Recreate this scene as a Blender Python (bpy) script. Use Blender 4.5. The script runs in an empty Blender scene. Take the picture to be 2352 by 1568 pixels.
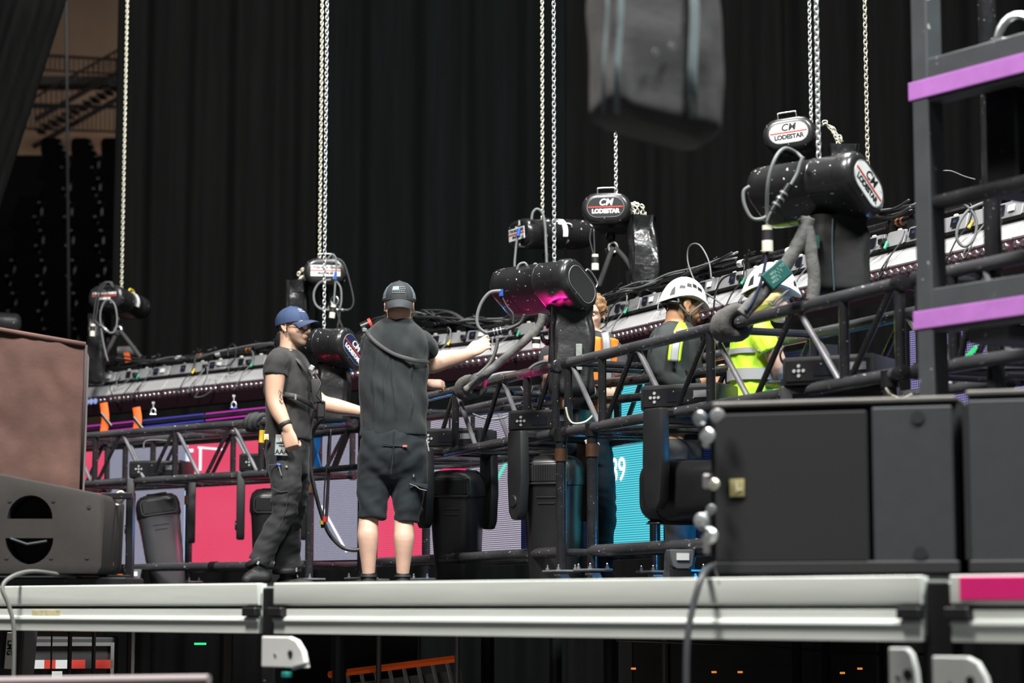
import bpy, bmesh, math, random
from mathutils import Vector as V, Matrix, Euler, noise

random.seed(7)
PI = math.pi
SC = bpy.context.scene
COL = SC.collection
# ------------------------------------------------------------------ camera
F, CX, CY = 5185.0, 1176.0, 784.0           # focal length in pixels of a 2352 x 1568 frame
TILT = math.atan(611.0 / F)
CZ, DECK = 1.40, 1.50                       # eye height, stage deck height
cam_d = bpy.data.cameras.new('camera'); cam = bpy.data.objects.new('camera', cam_d); COL.objects.link(cam)
cam.location = (0, 0, CZ); cam.rotation_euler = (PI / 2 + TILT, 0, 0)
cam_d.sensor_width = 36.0; cam_d.lens = 36.0 * F / 2352.0; cam_d.clip_end = 200
cam_d.dof.use_dof = True; cam_d.dof.focus_distance = 13.0; cam_d.dof.aperture_fstop = 2.2
SC.camera = cam
# ------------------------------------------------------------------ world and lights
wd = bpy.data.worlds.new('arena_dark'); SC.world = wd; wd.use_nodes = True
wd.node_tree.nodes['Background'].inputs[0].default_value = (0.80, 0.92, 1.0, 1)
wd.node_tree.nodes['Background'].inputs[1].default_value = 0.10

def area(name, loc, target, size, power, color=(1, 1, 1), sy=None):
    l = bpy.data.lights.new(name, 'AREA'); l.size = size; l.energy = power; l.color = color
    if sy: l.shape = 'RECTANGLE'; l.size_y = sy
    o = bpy.data.objects.new(name, l); COL.objects.link(o); o.location = loc
    o.rotation_euler = (V(target) - V(loc)).to_track_quat('-Z', 'Y').to_euler()
    return o
def spot(name, loc, target, power, color, angle=40, blend=.5, size=.1):
    l = bpy.data.lights.new(name, 'SPOT'); l.energy = power; l.color = color; l.spot_size = math.radians(angle)
    l.spot_blend = blend; l.shadow_soft_size = size
    o = bpy.data.objects.new(name, l); COL.objects.link(o); o.location = loc
    o.rotation_euler = (V(target) - V(loc)).to_track_quat('-Z', 'Y').to_euler()
    return o
# arena house lights in the roof, above and in front of the stage
area('house_light', (-3.5, 5.0, 12.5), (-0.5, 13, 2.2), 2.4, 2600, (1.0, 0.97, 0.93))
area('house_light', (4.5, 4.0, 12.5), (0.5, 11, 2.2), 2.4, 2400, (0.95, 1.0, 0.98))
area('house_light', (1.0, 13.5, 13.0), (0.0, 14, 1.5), 2.4, 1400, (1.0, 0.98, 0.95))
# added unseen spots: blue rims on posts and frame, pink on one lamp head
spot('blue_fill_spot', (1.32, 11.95, 1.72), (.0, 12.9, 1.95), 22, (0.02, 0.42, 1.0), 90)
spot('blue_fill_spot', (2.15, 11.05, 2.1), (.8, 11.4, 2.45), 26, (0.02, 0.42, 1.0), 90)
spot('blue_fill_spot', (-1.1, 15.75, 2.0), (-1.35, 15.0, 2.6), 14, (0.02, 0.42, 1.0), 110)
spot('pink_fill_spot', (-2.05, 17.3, 1.95), (-2.75, 16.9, 1.8), 16, (1.0, .03, .22), 90)  # added to put pink on the side of the first moving head
# added spots that tint the hoist undersides; no lamps stand there
spot('pink_fill_spot', (.0, 12.98, 2.45), (.10, 12.72, 3.2), 45, (1.0, .02, .30), 70)
spot('red_fill_spot', (-1.75, 15.3, 2.0), (-1.35, 14.6, 2.9), 4, (1.0, .02, .12), 40)
spot('cyan_fill_spot', (1.9, 11.2, 2.0), (1.45, 10.2, 3.3), 22, (.02, .50, 1.0), 36)
area('understage_fill', (-.6, 11.2, .75), (-.8, 13.4, .9), .3, 9, (1, .9, .8))  # added lamp, unseen, to brighten the ramp and case
SC.view_settings.view_transform = 'Standard'; SC.view_settings.look = 'None'
SC.view_settings.exposure = 0.22; SC.view_settings.gamma = 1.0; SC.view_settings.use_curve_mapping = False

# ------------------------------------------------------------------ pixel to world
CT, ST = math.cos(TILT), math.sin(TILT)
def P(x, y, d):
    rx, ry = (x - CX) / F, (CY - y) / F
    dy, dz = CT - ST * ry, ST + CT * ry
    t = d / dy
    return V((t * rx, d, CZ + t * dz))
def Q(x, y, z):
    rx, ry = (x - CX) / F, (CY - y) / F
    dy, dz = CT - ST * ry, ST + CT * ry
    t = (z - CZ) / dz
    return V((t * rx, t * dy, z))
def interp(tab, x):
    if x <= tab[0][0]: a, b = tab[0], tab[1]
    elif x >= tab[-1][0]: a, b = tab[-2], tab[-1]
    else:
        for a, b in zip(tab, tab[1:]):
            if a[0] <= x <= b[0]: break
    return a[1] + (b[1] - a[1]) * (x - a[0]) / (b[0] - a[0])
TR = [(150, 287.6), (680, 319.6), (823, 328), (2075, 554)]       # pixels per metre along the front truss
BT = [(190, 256), (1250, 316), (2400, 462)]                        # and along the light battens behind
def dtr(x): return F / interp(TR, x)
def dbt(x): return F / interp(BT, x)

# ------------------------------------------------------------------ mesh helpers
def frame(t, up=None):
    t = t.normalized()
    u = V((0, 0, 1)) if up is None else up
    if abs(t.dot(u)) > .97: u = V((0, 1, 0)) if abs(t.y) < .9 else V((1, 0, 0))
    a = u.cross(t).normalized(); b = t.cross(a)
    return a, b
def spline(pts, k=6, closed=False):
    pts = [V(p) for p in pts]; n = len(pts); out = []
    for i in range(n if closed else n - 1):
        if closed: p0, p1, p2, p3 = pts[i - 1], pts[i], pts[(i + 1) % n], pts[(i + 2) % n]
        else: p0, p1, p2, p3 = pts[max(i - 1, 0)], pts[i], pts[i + 1], pts[min(i + 2, n - 1)]
        for j in range(k):
            t = j / k
            out.append(.5 * ((2 * p1) + (p2 - p0) * t + (2 * p0 - 5 * p1 + 4 * p2 - p3) * t * t + (3 * p1 - p0 - 3 * p2 + p3) * t ** 3))
    if not closed: out.append(pts[-1].copy())
    return out
def circ(r, n, ry=None, a0=0.0):
    ry = r if ry is None else ry
    return [(r * math.cos(a0 + 2 * PI * i / n), ry * math.sin(a0 + 2 * PI * i / n)) for i in range(n)]
def stadium(w, h, n=8):
    """w overall width (x), h overall height (z)"""
    r = h / 2; c = w / 2 - r
    return [(c + r * math.cos(-PI / 2 + PI * i / n), r * math.sin(-PI / 2 + PI * i / n)) for i in range(n + 1)] + \
           [(-c + r * math.cos(PI / 2 + PI * i / n), r * math.sin(PI / 2 + PI * i / n)) for i in range(n + 1)]
def rrect(w, h, r, n=4):
    o = []
    for cx, cy, a in ((w/2-r, h/2-r, 0), (-w/2+r, h/2-r, PI/2), (-w/2+r, -h/2+r, PI), (w/2-r, -h/2+r, 1.5*PI)):
        o += [(cx + r * math.cos(a + PI/2 * i / n), cy + r * math.sin(a + PI/2 * i / n)) for i in range(n + 1)]
    return o
class MB:
    def __init__(s): s.v = []; s.f = []
    def add(s, vs, fs, M=None):
        o = len(s.v)
        s.v += [(M @ V(p)) if M is not None else V(p) for p in vs]
        s.f += [tuple(i + o for i in f) for f in fs]
        return s
    def box(s, c, d, R=None):
        c = V(c); x, y, z = d[0]/2, d[1]/2, d[2]/2
        vs = [V(p) for p in ((-x,-y,-z),(x,-y,-z),(x,y,-z),(-x,y,-z),(-x,-y,z),(x,-y,z),(x,y,z),(-x,y,z))]
        if R is not None: vs = [R @ p for p in vs]
        return s.add([c + p for p in vs], [(0,3,2,1),(4,5,6,7),(0,1,5,4),(1,2,6,5),(2,3,7,6),(3,0,4,7)])
    def loft(s, rings, cap=True, closed=False):
        n = len(rings[0]); o = len(s.v)
        for r in rings: s.v += [V(p) for p in r]
        m = len(rings)
        for i in range(m if closed else m - 1):
            j = (i + 1) % m
            for k in range(n):
                l = (k + 1) % n
                s.f.append((o + i*n + k, o + i*n + l, o + j*n + l, o + j*n + k))
        if cap and not closed:
            s.f.append(tuple(o + k for k in reversed(range(n))))
            s.f.append(tuple(o + (m-1)*n + k for k in range(n)))
        return s
    def tube(s, a, b, r, r2=None, n=10):
        a, b = V(a), V(b); r2 = r if r2 is None else r2
        u, w = frame(b - a)
        return s.loft([[p + u*x*q + w*y*q for x, y in circ(1, n)] for p, q in ((a, r), (b, r2))])
    def path(s, pts, r, n=8, closed=False, flat=1.0, up=None):
        pts = [V(p) for p in pts]; m = len(pts); rings = []; a = None
        for i, p in enumerate(pts):
            if closed: t = pts[(i+1) % m] - pts[i-1]
            else: t = pts[min(i+1, m-1)] - pts[max(i-1, 0)]
            if t.length < 1e-9: t = V((0, 0, 1))
            t.normalize()
            if a is None or up is not None: a, b = frame(t, up)
            else:
                a = (a - t * a.dot(t)).normalized(); b = t.cross(a)
            q = r[i] if isinstance(r, (list, tuple)) else r
            fa, fb_ = (flat, 1.0) if up is None else (1.0, flat)
            rings.append([p + a*x*q*fa + b*y*q*fb_ for x, y in circ(1, n)])
        return s.loft(rings, closed=closed)
    def prism(s, out, z0, z1, M=None):
        """outline in xy pushed along z, M places it"""
        rings = [[V((x, y, z)) for x, y in out] for z in (z0, z1)]
        if M is not None: rings = [[M @ p for p in r] for r in rings]
        return s.loft(rings)
    def lathe(s, prof, n=16, M=None):
        """profile of (radius, height) spun about local z"""
        rings = [[V((max(r, 1e-4)*math.cos(2*PI*k/n), max(r, 1e-4)*math.sin(2*PI*k/n), z)) for k in range(n)] for r, z in prof]
        if M is not None: rings = [[M @ p for p in r] for r in rings]
        return s.loft(rings)
    def mesh(s, name, bevel=0, seg=1, smooth=35):
        me = bpy.data.meshes.new(name); me.from_pydata(s.v, [], s.f)
        bm = bmesh.new(); bm.from_mesh(me)
        bmesh.ops.recalc_face_normals(bm, faces=bm.faces)
        if bevel:
            es = [e for e in bm.edges if len(e.link_faces) == 2 and e.calc_face_angle(0) > .6]
            bmesh.ops.bevel(bm, geom=es, offset=bevel, segments=seg, affect='EDGES', profile=.6, clamp_overlap=True)
        bm.to_mesh(me); bm.free()
        if smooth:
            me.polygons.foreach_set('use_smooth', [True] * len(me.polygons))
            if smooth < 180: me.set_sharp_from_angle(angle=math.radians(smooth))
        return me
    def build(s, name, m, parent=None, bevel=0, seg=1, smooth=35, loc=None, rot=None):
        return ob(name, s.mesh(name, bevel, seg, smooth), m, parent, loc, rot)
def ob(name, me, m=None, parent=None, loc=None, rot=None):
    o = bpy.data.objects.new(name, me); COL.objects.link(o)
    if m is not None and me is not None:
        if len(me.materials) == 0: me.materials.append(m)
        elif me.materials[0] is not m: o.material_slots[0].link = 'OBJECT'; o.material_slots[0].material = m
    if parent is not None: o.parent = parent
    if loc is not None: o.location = loc
    if rot is not None:
        if isinstance(rot, Matrix): o.rotation_euler = rot.to_euler()
        else: o.rotation_euler = rot
    return o
def tag(o, label, cat, group=None):
    o['label'] = label; o['category'] = cat
    if group: o['group'] = group
    return o
def thing(name, label, cat, loc=(0, 0, 0), rot=(0, 0, 0), group=None):
    o = bpy.data.objects.new(name, None); COL.objects.link(o); o.empty_display_size = .1
    o.location = loc; o.rotation_euler = rot.to_euler() if isinstance(rot, Matrix) else rot
    return tag(o, label, cat, group)
def struct(o): o['kind'] = 'structure'; return o
def stuff(o): o['kind'] = 'stuff'; return o
def kids(o): return [c for c in COL.objects if c.parent is o]
def text_mesh(body, size, depth=.0008, shear=0.0, bold=0.0, space=1.0):
    cu = bpy.data.curves.new('lettering', 'FONT'); cu.body = body; cu.size = size; cu.extrude = depth
    cu.shear = shear; cu.offset = bold; cu.align_x = 'CENTER'; cu.align_y = 'CENTER'; cu.space_character = space
    cu.resolution_u = 3
    o = bpy.data.objects.new('lettering', cu); COL.objects.link(o)
    dg = bpy.context.evaluated_depsgraph_get(); dg.update()
    me = bpy.data.meshes.new_from_object(o.evaluated_get(dg)); me.name = 'lettering'
    bpy.data.objects.remove(o); bpy.data.curves.remove(cu)
    me.materials.clear()
    return me

# ------------------------------------------------------------------ materials
MATS = {}
def mat(name, col, rough=.5, metal=0.0, var=0.0, vscale=8.0, bump=0.0, bscale=30.0, chips=0.0, chipcol=(.75, .76, .74),
        cscale=40.0, spec=.5, sheen=0.0, stretch=None, coat=0.0, alpha=None, trans=0.0, col2=None, sss=0.0):
    if name in MATS: return MATS[name]
    m = bpy.data.materials.new(name); m.use_nodes = True; nt = m.node_tree; N = nt.nodes; L = nt.links
    b = N['Principled BSDF']; c4 = (*col, 1)
    b.inputs['Base Color'].default_value = c4; b.inputs['Roughness'].default_value = rough
    b.inputs['Metallic'].default_value = metal; b.inputs['Specular IOR Level'].default_value = spec
    if sheen: b.inputs['Sheen Weight'].default_value = sheen
    if coat: b.inputs['Coat Weight'].default_value = coat
    if trans: b.inputs['Transmission Weight'].default_value = trans
    if sss:
        b.inputs['Subsurface Weight'].default_value = sss; b.inputs['Subsurface Scale'].default_value = .02
        b.inputs['Subsurface Radius'].default_value = (1, .35, .2)
    tc = N.new('ShaderNodeTexCoord'); src = tc.outputs['Object']
    if stretch:
        mp = N.new('ShaderNodeMapping'); mp.inputs['Scale'].default_value = stretch; L.new(src, mp.inputs[0]); src = mp.outputs[0]
    colout = None
    if var or col2:
        nz = N.new('ShaderNodeTexNoise'); nz.inputs['Scale'].default_value = vscale; nz.inputs['Detail'].default_value = 5
        L.new(src, nz.inputs['Vector'])
        mx = N.new('ShaderNodeMix'); mx.data_type = 'RGBA'
        rp = N.new('ShaderNodeMapRange'); rp.inputs[1].default_value = .3; rp.inputs[2].default_value = .7
        L.new(nz.outputs[0], rp.inputs[0]); L.new(rp.outputs[0], mx.inputs[0])
        if col2: mx.inputs[6].default_value = c4; mx.inputs[7].default_value = (*col2, 1)
        else:
            mx.inputs[6].default_value = (*[c * (1 - var) for c in col], 1); mx.inputs[7].default_value = (*[min(c * (1 + var), 1) for c in col], 1)
        colout = mx.outputs[2]
    if chips:
        nz = N.new('ShaderNodeTexNoise'); nz.inputs['Scale'].default_value = cscale; nz.inputs['Detail'].default_value = 6
        nz.inputs['Roughness'].default_value = .65; L.new(src, nz.inputs['Vector'])
        rp = N.new('ShaderNodeMapRange'); rp.inputs[1].default_value = .72 - chips; rp.inputs[2].default_value = .74 - chips
        L.new(nz.outputs[0], rp.inputs[0])
        mx = N.new('ShaderNodeMix'); mx.data_type = 'RGBA'; L.new(rp.outputs[0], mx.inputs[0])
        if colout: L.new(colout, mx.inputs[6])
        else: mx.inputs[6].default_value = c4
        mx.inputs[7].default_value = (*chipcol, 1); colout = mx.outputs[2]
    if colout: L.new(colout, b.inputs['Base Color'])
    if bump:
        nb = N.new('ShaderNodeTexNoise'); nb.inputs['Scale'].default_value = bscale; nb.inputs['Detail'].default_value = 4; L.new(src, nb.inputs['Vector'])
        bp = N.new('ShaderNodeBump'); bp.inputs['Strength'].default_value = bump; bp.inputs['Distance'].default_value = .01
        L.new(nb.outputs[0], bp.inputs['Height']); L.new(bp.outputs[0], b.inputs['Normal'])
    MATS[name] = m
    return m
def emis(name, col, strength):
    if name in MATS: return MATS[name]
    m = bpy.data.materials.new(name); m.use_nodes = True; b = m.node_tree.nodes['Principled BSDF']
    b.inputs['Base Color'].default_value = (.01, .01, .01, 1); b.inputs['Emission Color'].default_value = (*col, 1)
    b.inputs['Emission Strength'].default_value = strength
    MATS[name] = m; return m
M_blk = mat('black_satin_paint', (.012, .012, .013), .32, 0, chips=.02, cscale=55, var=.3, vscale=6)
M_tube = mat('scuffed_black_tube_paint', (.020, .020, .022), .19, .0, chips=.045, cscale=70, var=.35, vscale=9, bump=.15, bscale=60)
M_chord = mat('scuffed_chord_paint', (.055, .055, .060), .26, 0, chips=.075, cscale=60, var=.35, vscale=9, bump=.2, bscale=60, stretch=(.3, 1, 1))
M_brace = mat('bare_metal_and_lit_brace', (.24, .24, .26), .28, .35, var=.3)  # bare metal fittings, and the lit tone of the falling diagonals
M_hoist = mat('chipped_black_hoist_enamel', (.016, .016, .017), .30, 0, chips=.07, cscale=34, coat=.2, var=.2)
M_plastic = mat('dark_plastic', (.018, .018, .019), .42, 0, var=.15)
M_matte = mat('matte_black', (.010, .010, .011), .8)
M_rub = mat('black_cable_rubber', (.022, .022, .023), .5, 0, var=.2)
M_grub = mat('grey_cable_rubber', (.13, .14, .14), .55, 0, var=.2)
M_steel = mat('bright_steel', (.62, .64, .65), .28, .9, var=.12, vscale=30)
M_zinc = mat('zinc_chain', (.72, .74, .74), .3, .75, var=.2, vscale=60)
M_brass = mat('tarnished_zinc_chain', (.66, .64, .52), .33, .7, var=.2, vscale=60)
M_white = mat('white_label', (.68, .69, .68), .45, 0, var=.04)
M_red = mat('red_stripe', (.62, .045, .03), .5)
M_ink = mat('black_ink', (.012, .012, .014), .5)
M_orange = mat('orange_webbing', (.85, .13, .012), .6, 0, var=.15)
M_blue = mat('blue_tape', (.015, .09, .38), .45)
M_yellow = mat('yellow_tape', (.75, .5, .03), .5)
M_cream = mat('cream_plastic', (.68, .67, .54), .4, 0, var=.06)
M_silver = mat('silver_fixture_paint', (.37, .366, .375), .42, .1, var=.05, vscale=3)
# ------------------------------------------------------------------ arena shell
M_floor = mat('arena_floor_black', (.012, .012, .013), .6, var=.3, vscale=1.5)
M_conc = mat('warm_concourse_wall', (.17, .115, .08), .8, var=.1, vscale=1.2)
M_drape = mat('black_velour_drape', (.0040, .0039, .0039), .95, spec=.1, var=.25, vscale=2.5, stretch=(6, 6, .3))
M_drape2 = mat('black_velour_drape_teal_tint', (.0029, .0038, .0040), .95, spec=.1, var=.25, vscale=2.5, stretch=(6, 6, .3))  # cloth colour is faintly teal
struct(MB().box((0, 22, -.05), (70, 60, .1)).build('floor', M_floor))
struct(MB().box((0, 46, 8), (70, .3, 16)).build('wall_back', M_conc))
struct(MB().box((-24, 22, 8), (.3, 60, 16)).build('wall_left', M_matte))
struct(MB().box((24, 22, 8), (.3, 60, 16)).build('wall_right', M_matte))
struct(MB().box((0, 22, 16), (70, 60, .2)).build('ceiling', M_matte))

# ------------------------------------------------------------------ drapes
def drape(label, top, bot, ztop, amp, pitch, m, seed, zb=.02, tp=1.0):
    """cloth between a line of top points and a line of bottom points (world xy), with pleats"""
    rnd = random.Random(seed); mb = MB(); nx = 150; nz = 14
    ph = [rnd.uniform(0, 6) for _ in range(6)]
    L = (V(top[1]) - V(top[0])).length
    grid = []
    for side in (0, 1):
        for i in range(nx + 1):
            u = i / nx; s = u * L
            for j in range(nz + 1):
                w = j / nz
                a = V(top[0]).lerp(V(top[1]), u); b = V(bot[0]).lerp(V(bot[1]), u)
                p = a.lerp(b, w); z = ztop * (1 - w) + zb * w
                k = 2 * PI * s / pitch
                off = .75 * amp * (math.sin(k + ph[0] + .5 * math.sin(.31 * k + ph[1])) + .5 * math.sin(.47 * k + ph[2] + .6 * w) + .35 * math.sin(1.9 * k + ph[3] + .4 * w))
                t = (V(top[1]) - V(top[0])).normalized(); nrm = V((t.y, -t.x))
                q = p + nrm * (off - .012 * side)
                mb.v.append(V((q.x, q.y, z)))
    st = nz + 1; hf = (nx + 1) * st
    for i in range(nx):
        for j in range(nz):
            a = i * st + j
            mb.f.append((a, a + st, a + st + 1, a + 1))
            mb.f.append((hf + a + 1, hf + a + st + 1, hf + a + st, hf + a))
    for i in range(nx):
        for j in (0, nz):
            a = i * st + j; mb.f.append((a, hf + a, hf + a + st, a + st))
    for j in range(nz):
        for i in (0, nx):
            a = i * st + j; mb.f.append((a, a + 1, hf + a + 1, hf + a))
    return tag(mb.build('stage_drape', m, smooth=180), label, 'curtain', 'black stage drapes')
def X(px, d): return (px - CX) / F * d
DD = 24.0
drape('tall black drape hanging straight beside the opening, left of the second chain', [(X(250, DD), DD), (X(720, DD), DD)], [(X(246, DD), DD), (X(722, DD), DD)], 9.2, .07, .42, M_drape, 1)
drape('wide black drape behind the man in the backwards cap, faintly teal in tone', [(X(712, DD), DD + .2), (X(1300, DD), DD)], [(X(712, DD), DD + .2), (X(1300, DD), DD)], 9.2, .09, .55, M_drape2, 2)
drape('black drape behind the hanging chain bag, between the middle and right hoists', [(X(1290, DD), DD + .15), (X(1830, DD), DD + .1)], [(X(1290, DD), DD + .15), (X(1830, DD), DD + .1)], 9.2, .06, .5, M_drape, 3)
drape('black drape at the right, behind the steel tower', [(X(1815, DD), DD), (X(2560, DD), DD)], [(X(1815, DD), DD), (X(2560, DD), DD)], 9.2, .08, .6, M_drape, 4)
# swept-back drape at the far left
a0, a1 = P(-190, 0, 21.5), P(160, -20, 21.5); b0, b1 = P(-420, 800, 21.5), P(-105, 800, 21.5)
drape('black drape swept aside at the far left, its edge slanting across the opening', [(a0.x, 21.5), (a1.x, 21.5)], [(b0.x, 21.5), (b1.x, 21.5)], a1.z, .09, .38, M_drape, 5, zb=b0.z)

# ------------------------------------------------------------------ seating bowl behind the opening
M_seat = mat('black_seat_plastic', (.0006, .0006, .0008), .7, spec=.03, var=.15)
M_rail = mat('dark_rail_paint', (.015, .013, .012), .5)
M_stair = mat('dark_brown_stringer', (.022, .017, .014), .7)
area('concourse_light', (X(190, 40), 41.5, 11.6), (X(185, 40), 45.8, 8.2), .8, 60, (1.0, .78, .62))
seat_meshes = (MB().loft([[V((x, y0 + .05*abs(x)*2, z)) for x, z in rrect(.35, .34, .07)] for y0 in (0, .035)]).mesh('seat_back'),
               MB().loft([[V((x, y0, z)) for x, z in rrect(.32, .30, .08)] for y0 in (-.13, -.06)]).mesh('seat_pan'),
               MB().box((0, -.1, .0), (.05, .34, .035)).box((0, .03, -.2), (.04, .06, .42)).mesh('armrest', bevel=.006))
rows = [(312, 38), (340, 37.4), (365, 36.8), (390, 36.2), (413, 35.6), (444, 35), (476, 34.4), (507, 33.8), (541, 33.2), (574, 32.6), (609, 32), (648, 31.4), (688, 30.8), (728, 30.2)]
for ri, (yy, d) in enumerate(rows):
    p0 = P(28, yy, d); zt = p0.z - .21
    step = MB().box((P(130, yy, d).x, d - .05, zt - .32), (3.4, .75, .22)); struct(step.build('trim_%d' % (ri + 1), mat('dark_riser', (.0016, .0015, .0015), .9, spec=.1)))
    n = 0
    for k in range(-1, 5):
        px = 30 + 70 * k + (12 if ri % 2 else 0) + ri * 2
        if px > 262 or px < (100 - ri * 13): continue
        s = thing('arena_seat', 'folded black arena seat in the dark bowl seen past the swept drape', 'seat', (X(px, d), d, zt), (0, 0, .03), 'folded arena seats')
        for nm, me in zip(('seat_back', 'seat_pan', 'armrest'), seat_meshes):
            ob(nm, me, M_seat if nm != 'armrest' else mat('armrest_highlight', (.010, .010, .013), .3), s, (.195, 0, .02) if nm == 'armrest' else (0, 0, 0))  # armrests paler and glossy, standing in for small highlights on the seats
        n += 1
# balcony and stair at the top of the bowl
def railing(label, p0, p1, h, n, cat='railing'):
    t = thing('railing', label, cat)
    MB().tube(p0 + V((0, 0, h)), p1 + V((0, 0, h)), .028, n=6).build('top_rail', M_rail, t)
    MB().tube(p0 + V((0, 0, .06)), p1 + V((0, 0, .06)), .02, n=6).build('bottom_rail', M_rail, t)
    me = MB().tube((0, 0, .05), (0, 0, h), .0115, n=5).mesh('baluster')
    for i in range(n + 1): ob('baluster', me, M_rail, t, p0.lerp(p1, i / n))
    return t
A, B = P(60, 310, 38.8), P(300, 318, 38.8)
railing('dark railing along the walkway directly above the arena seats', A, B, .50, 24).location.z += .05
A, B = P(60, 166, 41), P(300, 180, 41)
railing('dark railing of the upper landing below the warm lit wall', A, B, .34, 22)
struct(MB().box(((A + B) / 2 + V((0, .2, -.10))), (2.4, .5, .16)).build('trim_20', M_stair))
A, B = P(60, 240, 40.5), P(300, 250, 40.5)
MBs = MB().box((A + B) / 2, (2.4, .1, .05)); struct(MBs.build('trim_21', M_stair))
st = thing('staircase', 'dark staircase flight slanting up to the right in front of the warm wall', 'stairs')
S0, S1 = P(80, 275, 40), P(300, 150, 40)
for dz in (0.0, -.52):
    MB().path([S0 + V((0, dz*.2, dz)), S1 + V((0, dz*.2, dz))], .05, n=4).build('stringer', M_stair, st)
MB().tube(S0 + V((0, 0, .42)), S1 + V((0, 0, .42)), .026, n=6).build('handrail', M_rail, st)
me = MB().tube((0, 0, 0), (0, 0, .42), .0115, n=5).mesh('baluster')
for i in range(19): ob('baluster', me, M_rail, st, S0.lerp(S1, i / 18))
me = MB().box((0, .2, 0), (.14, .5, .03)).mesh('tread')
for i in range(14): ob('tread', me, M_stair, st, S0.lerp(S1, (i + .5) / 14) + V((0, 0, -.2)))
tag(MB().tube(P(152, -10, 29), P(159, 800, 29), .02, n=8).build('vertical_pole', mat('grey_pole', (.035, .036, .04), .5)),
    'thin grey pole standing upright through the dark opening at the left', 'pole')
lw = MB().box(P(120, 800, 28) + V((0, 0, -.35)), (3.0, .15, .85)); struct(lw.build('trim_22', mat('brown_dasher', (.05, .036, .026), .7, var=.3)))

# ------------------------------------------------------------------ stage deck
M_alu = mat('raw_aluminium_extrusion', (.72, .75, .70), .42, .1, var=.06, vscale=3, stretch=(1, 12, 12), bump=.03, bscale=8)
M_alu2 = mat('aluminium_edge_lip', (.80, .83, .77), .38, .1, var=.05, vscale=3, stretch=(1, 12, 12))
M_ply = mat('black_deck_board', (.014, .014, .016), .6, var=.2)
M_black_al = mat('black_corner_casting', (.014, .014, .015), .45)
EA, EB = Q(0, 1345, DECK), Q(2110, 1320, DECK)
ex = (EB - EA).normalized(); ey = V((-ex.y, ex.x, 0))
if ey.y < 0: ey = -ey
def edge_x(px):
    """distance along the deck edge at image column px"""
    p = P(px, 1340, 10.0); r = V((p.x / p.y, 1))
    # EA + s*ex = k*r
    s = (EA.y * r.x - EA.x) / (ex.x - ex.y * r.x)
    return s
ang = math.atan2(ex.y, ex.x)
def rail_profile(mb_top, mb_low, mb_grv, x0, x1):
    def ext(mb, prof): mb.loft([[V((x, y, z)) for y, z in prof] for x in (x0, x1)])
    ext(mb_top, [(0, -.002), (0, -.086), (.006, -.092), (.05, -.092), (.05, -.002)])
    ext(mb_grv, [(.02, -.088), (.02, -.112), (.06, -.112), (.06, -.088)])
    ext(mb_low, [(.008, -.106), (.008, -.136), (-.004, -.140), (-.006, -.154), (.004, -.158), (.004, -.204), (.05, -.204), (.05, -.106)])
def deck(label, px0, px1, depth=2.0):
    s0, s1 = edge_x(px0), edge_x(px1); L = s1 - s0
    t = thing('stage_deck', label, 'stage deck', EA + ex * s0, (0, 0, ang), 'aluminium framed stage decks')
    a, b, g = MB(), MB(), MB(); rail_profile(a, b, g, 0, L)
    a.build('top_rail', M_alu2, t, bevel=.003); b.build('lower_rail', M_alu, t, bevel=.002); g.build('rail_groove', M_black_al, t)
    MB().box((L/2, depth/2 + .03, -.012), (L - .002, depth, .022)).build('deck_board', M_ply, t)
    for x in (.02, L - .02):
        MB().box((x, .3, -.1), (.05, .55, .17)).build('end_rail', M_alu, t)
        MB().box((x + (.012 if x < 1 else -.012), -.006, -.117), (.085, .035, .036)).build('corner_coupler', M_black_al, t, bevel=.004)
    for x in (.12, L - .12):
        for y in (.25, depth - .1): MB().tube((x, y, -.2), (x, y, -DECK), .03).build('leg', M_blk, t)
    return t
d1 = deck('aluminium framed stage deck at the left, yellow smear on its rail', -420, 592)
d2 = deck('long aluminium framed stage deck across the middle of the front edge', 628, 2112)
d3 = deck('aluminium framed stage deck at the right edge with pink tape on its rail', 2181, 2900)
s = edge_x(2205) - edge_x(2181)
MB().box((s + .6, -.003, -.042), (1.2, .006, .07)).build('pink_tape', mat('hot_pink_tape', (.86, .02, .22), .5, var=.05), d3, bevel=.002)['label'] = 'hot pink tape strip'
s0 = edge_x(70) - edge_x(-420)
MB().box((s0 + .12, .0065, -.123), (.22, .004, .024)).build('tape_residue', mat('old_yellow_tape', (.62, .57, .34), .6, var=.25, vscale=30), d1)['label'] = 'faded yellow tape residue'
# black posts between the decks
for a, b, lb in ((594, 626, 'black steel post filling the narrow gap between the left and middle decks'),
                 (2116, 2178, 'black steel post filling the wider gap between the middle and right decks')):
    m = (edge_x(a) + edge_x(b)) / 2; w = edge_x(b) - edge_x(a)
    t = thing('deck_post', lb, 'post', EA + ex * m, (0, 0, ang))
    MB().box((0, .05, -.76), (w * .92, .07, DECK - .02)).build('post', M_blk, t, bevel=.006)
    MB().box((0, .03, -.10), (w * .7, .02, .14)).build('latch_plate', M_black_al, t, bevel=.004)
# the stage floor behind the edge decks: one continuous black platform
c = EA + ex * 2.2 + ey * 6.2
pf = MB(); R = Matrix.Rotation(ang, 3, 'Z')
pf.box(c + V((0, 0, -.06)), (13, 8.2, .12), R); stage = pf.build('floor_stage', M_ply); struct(stage)
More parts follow.
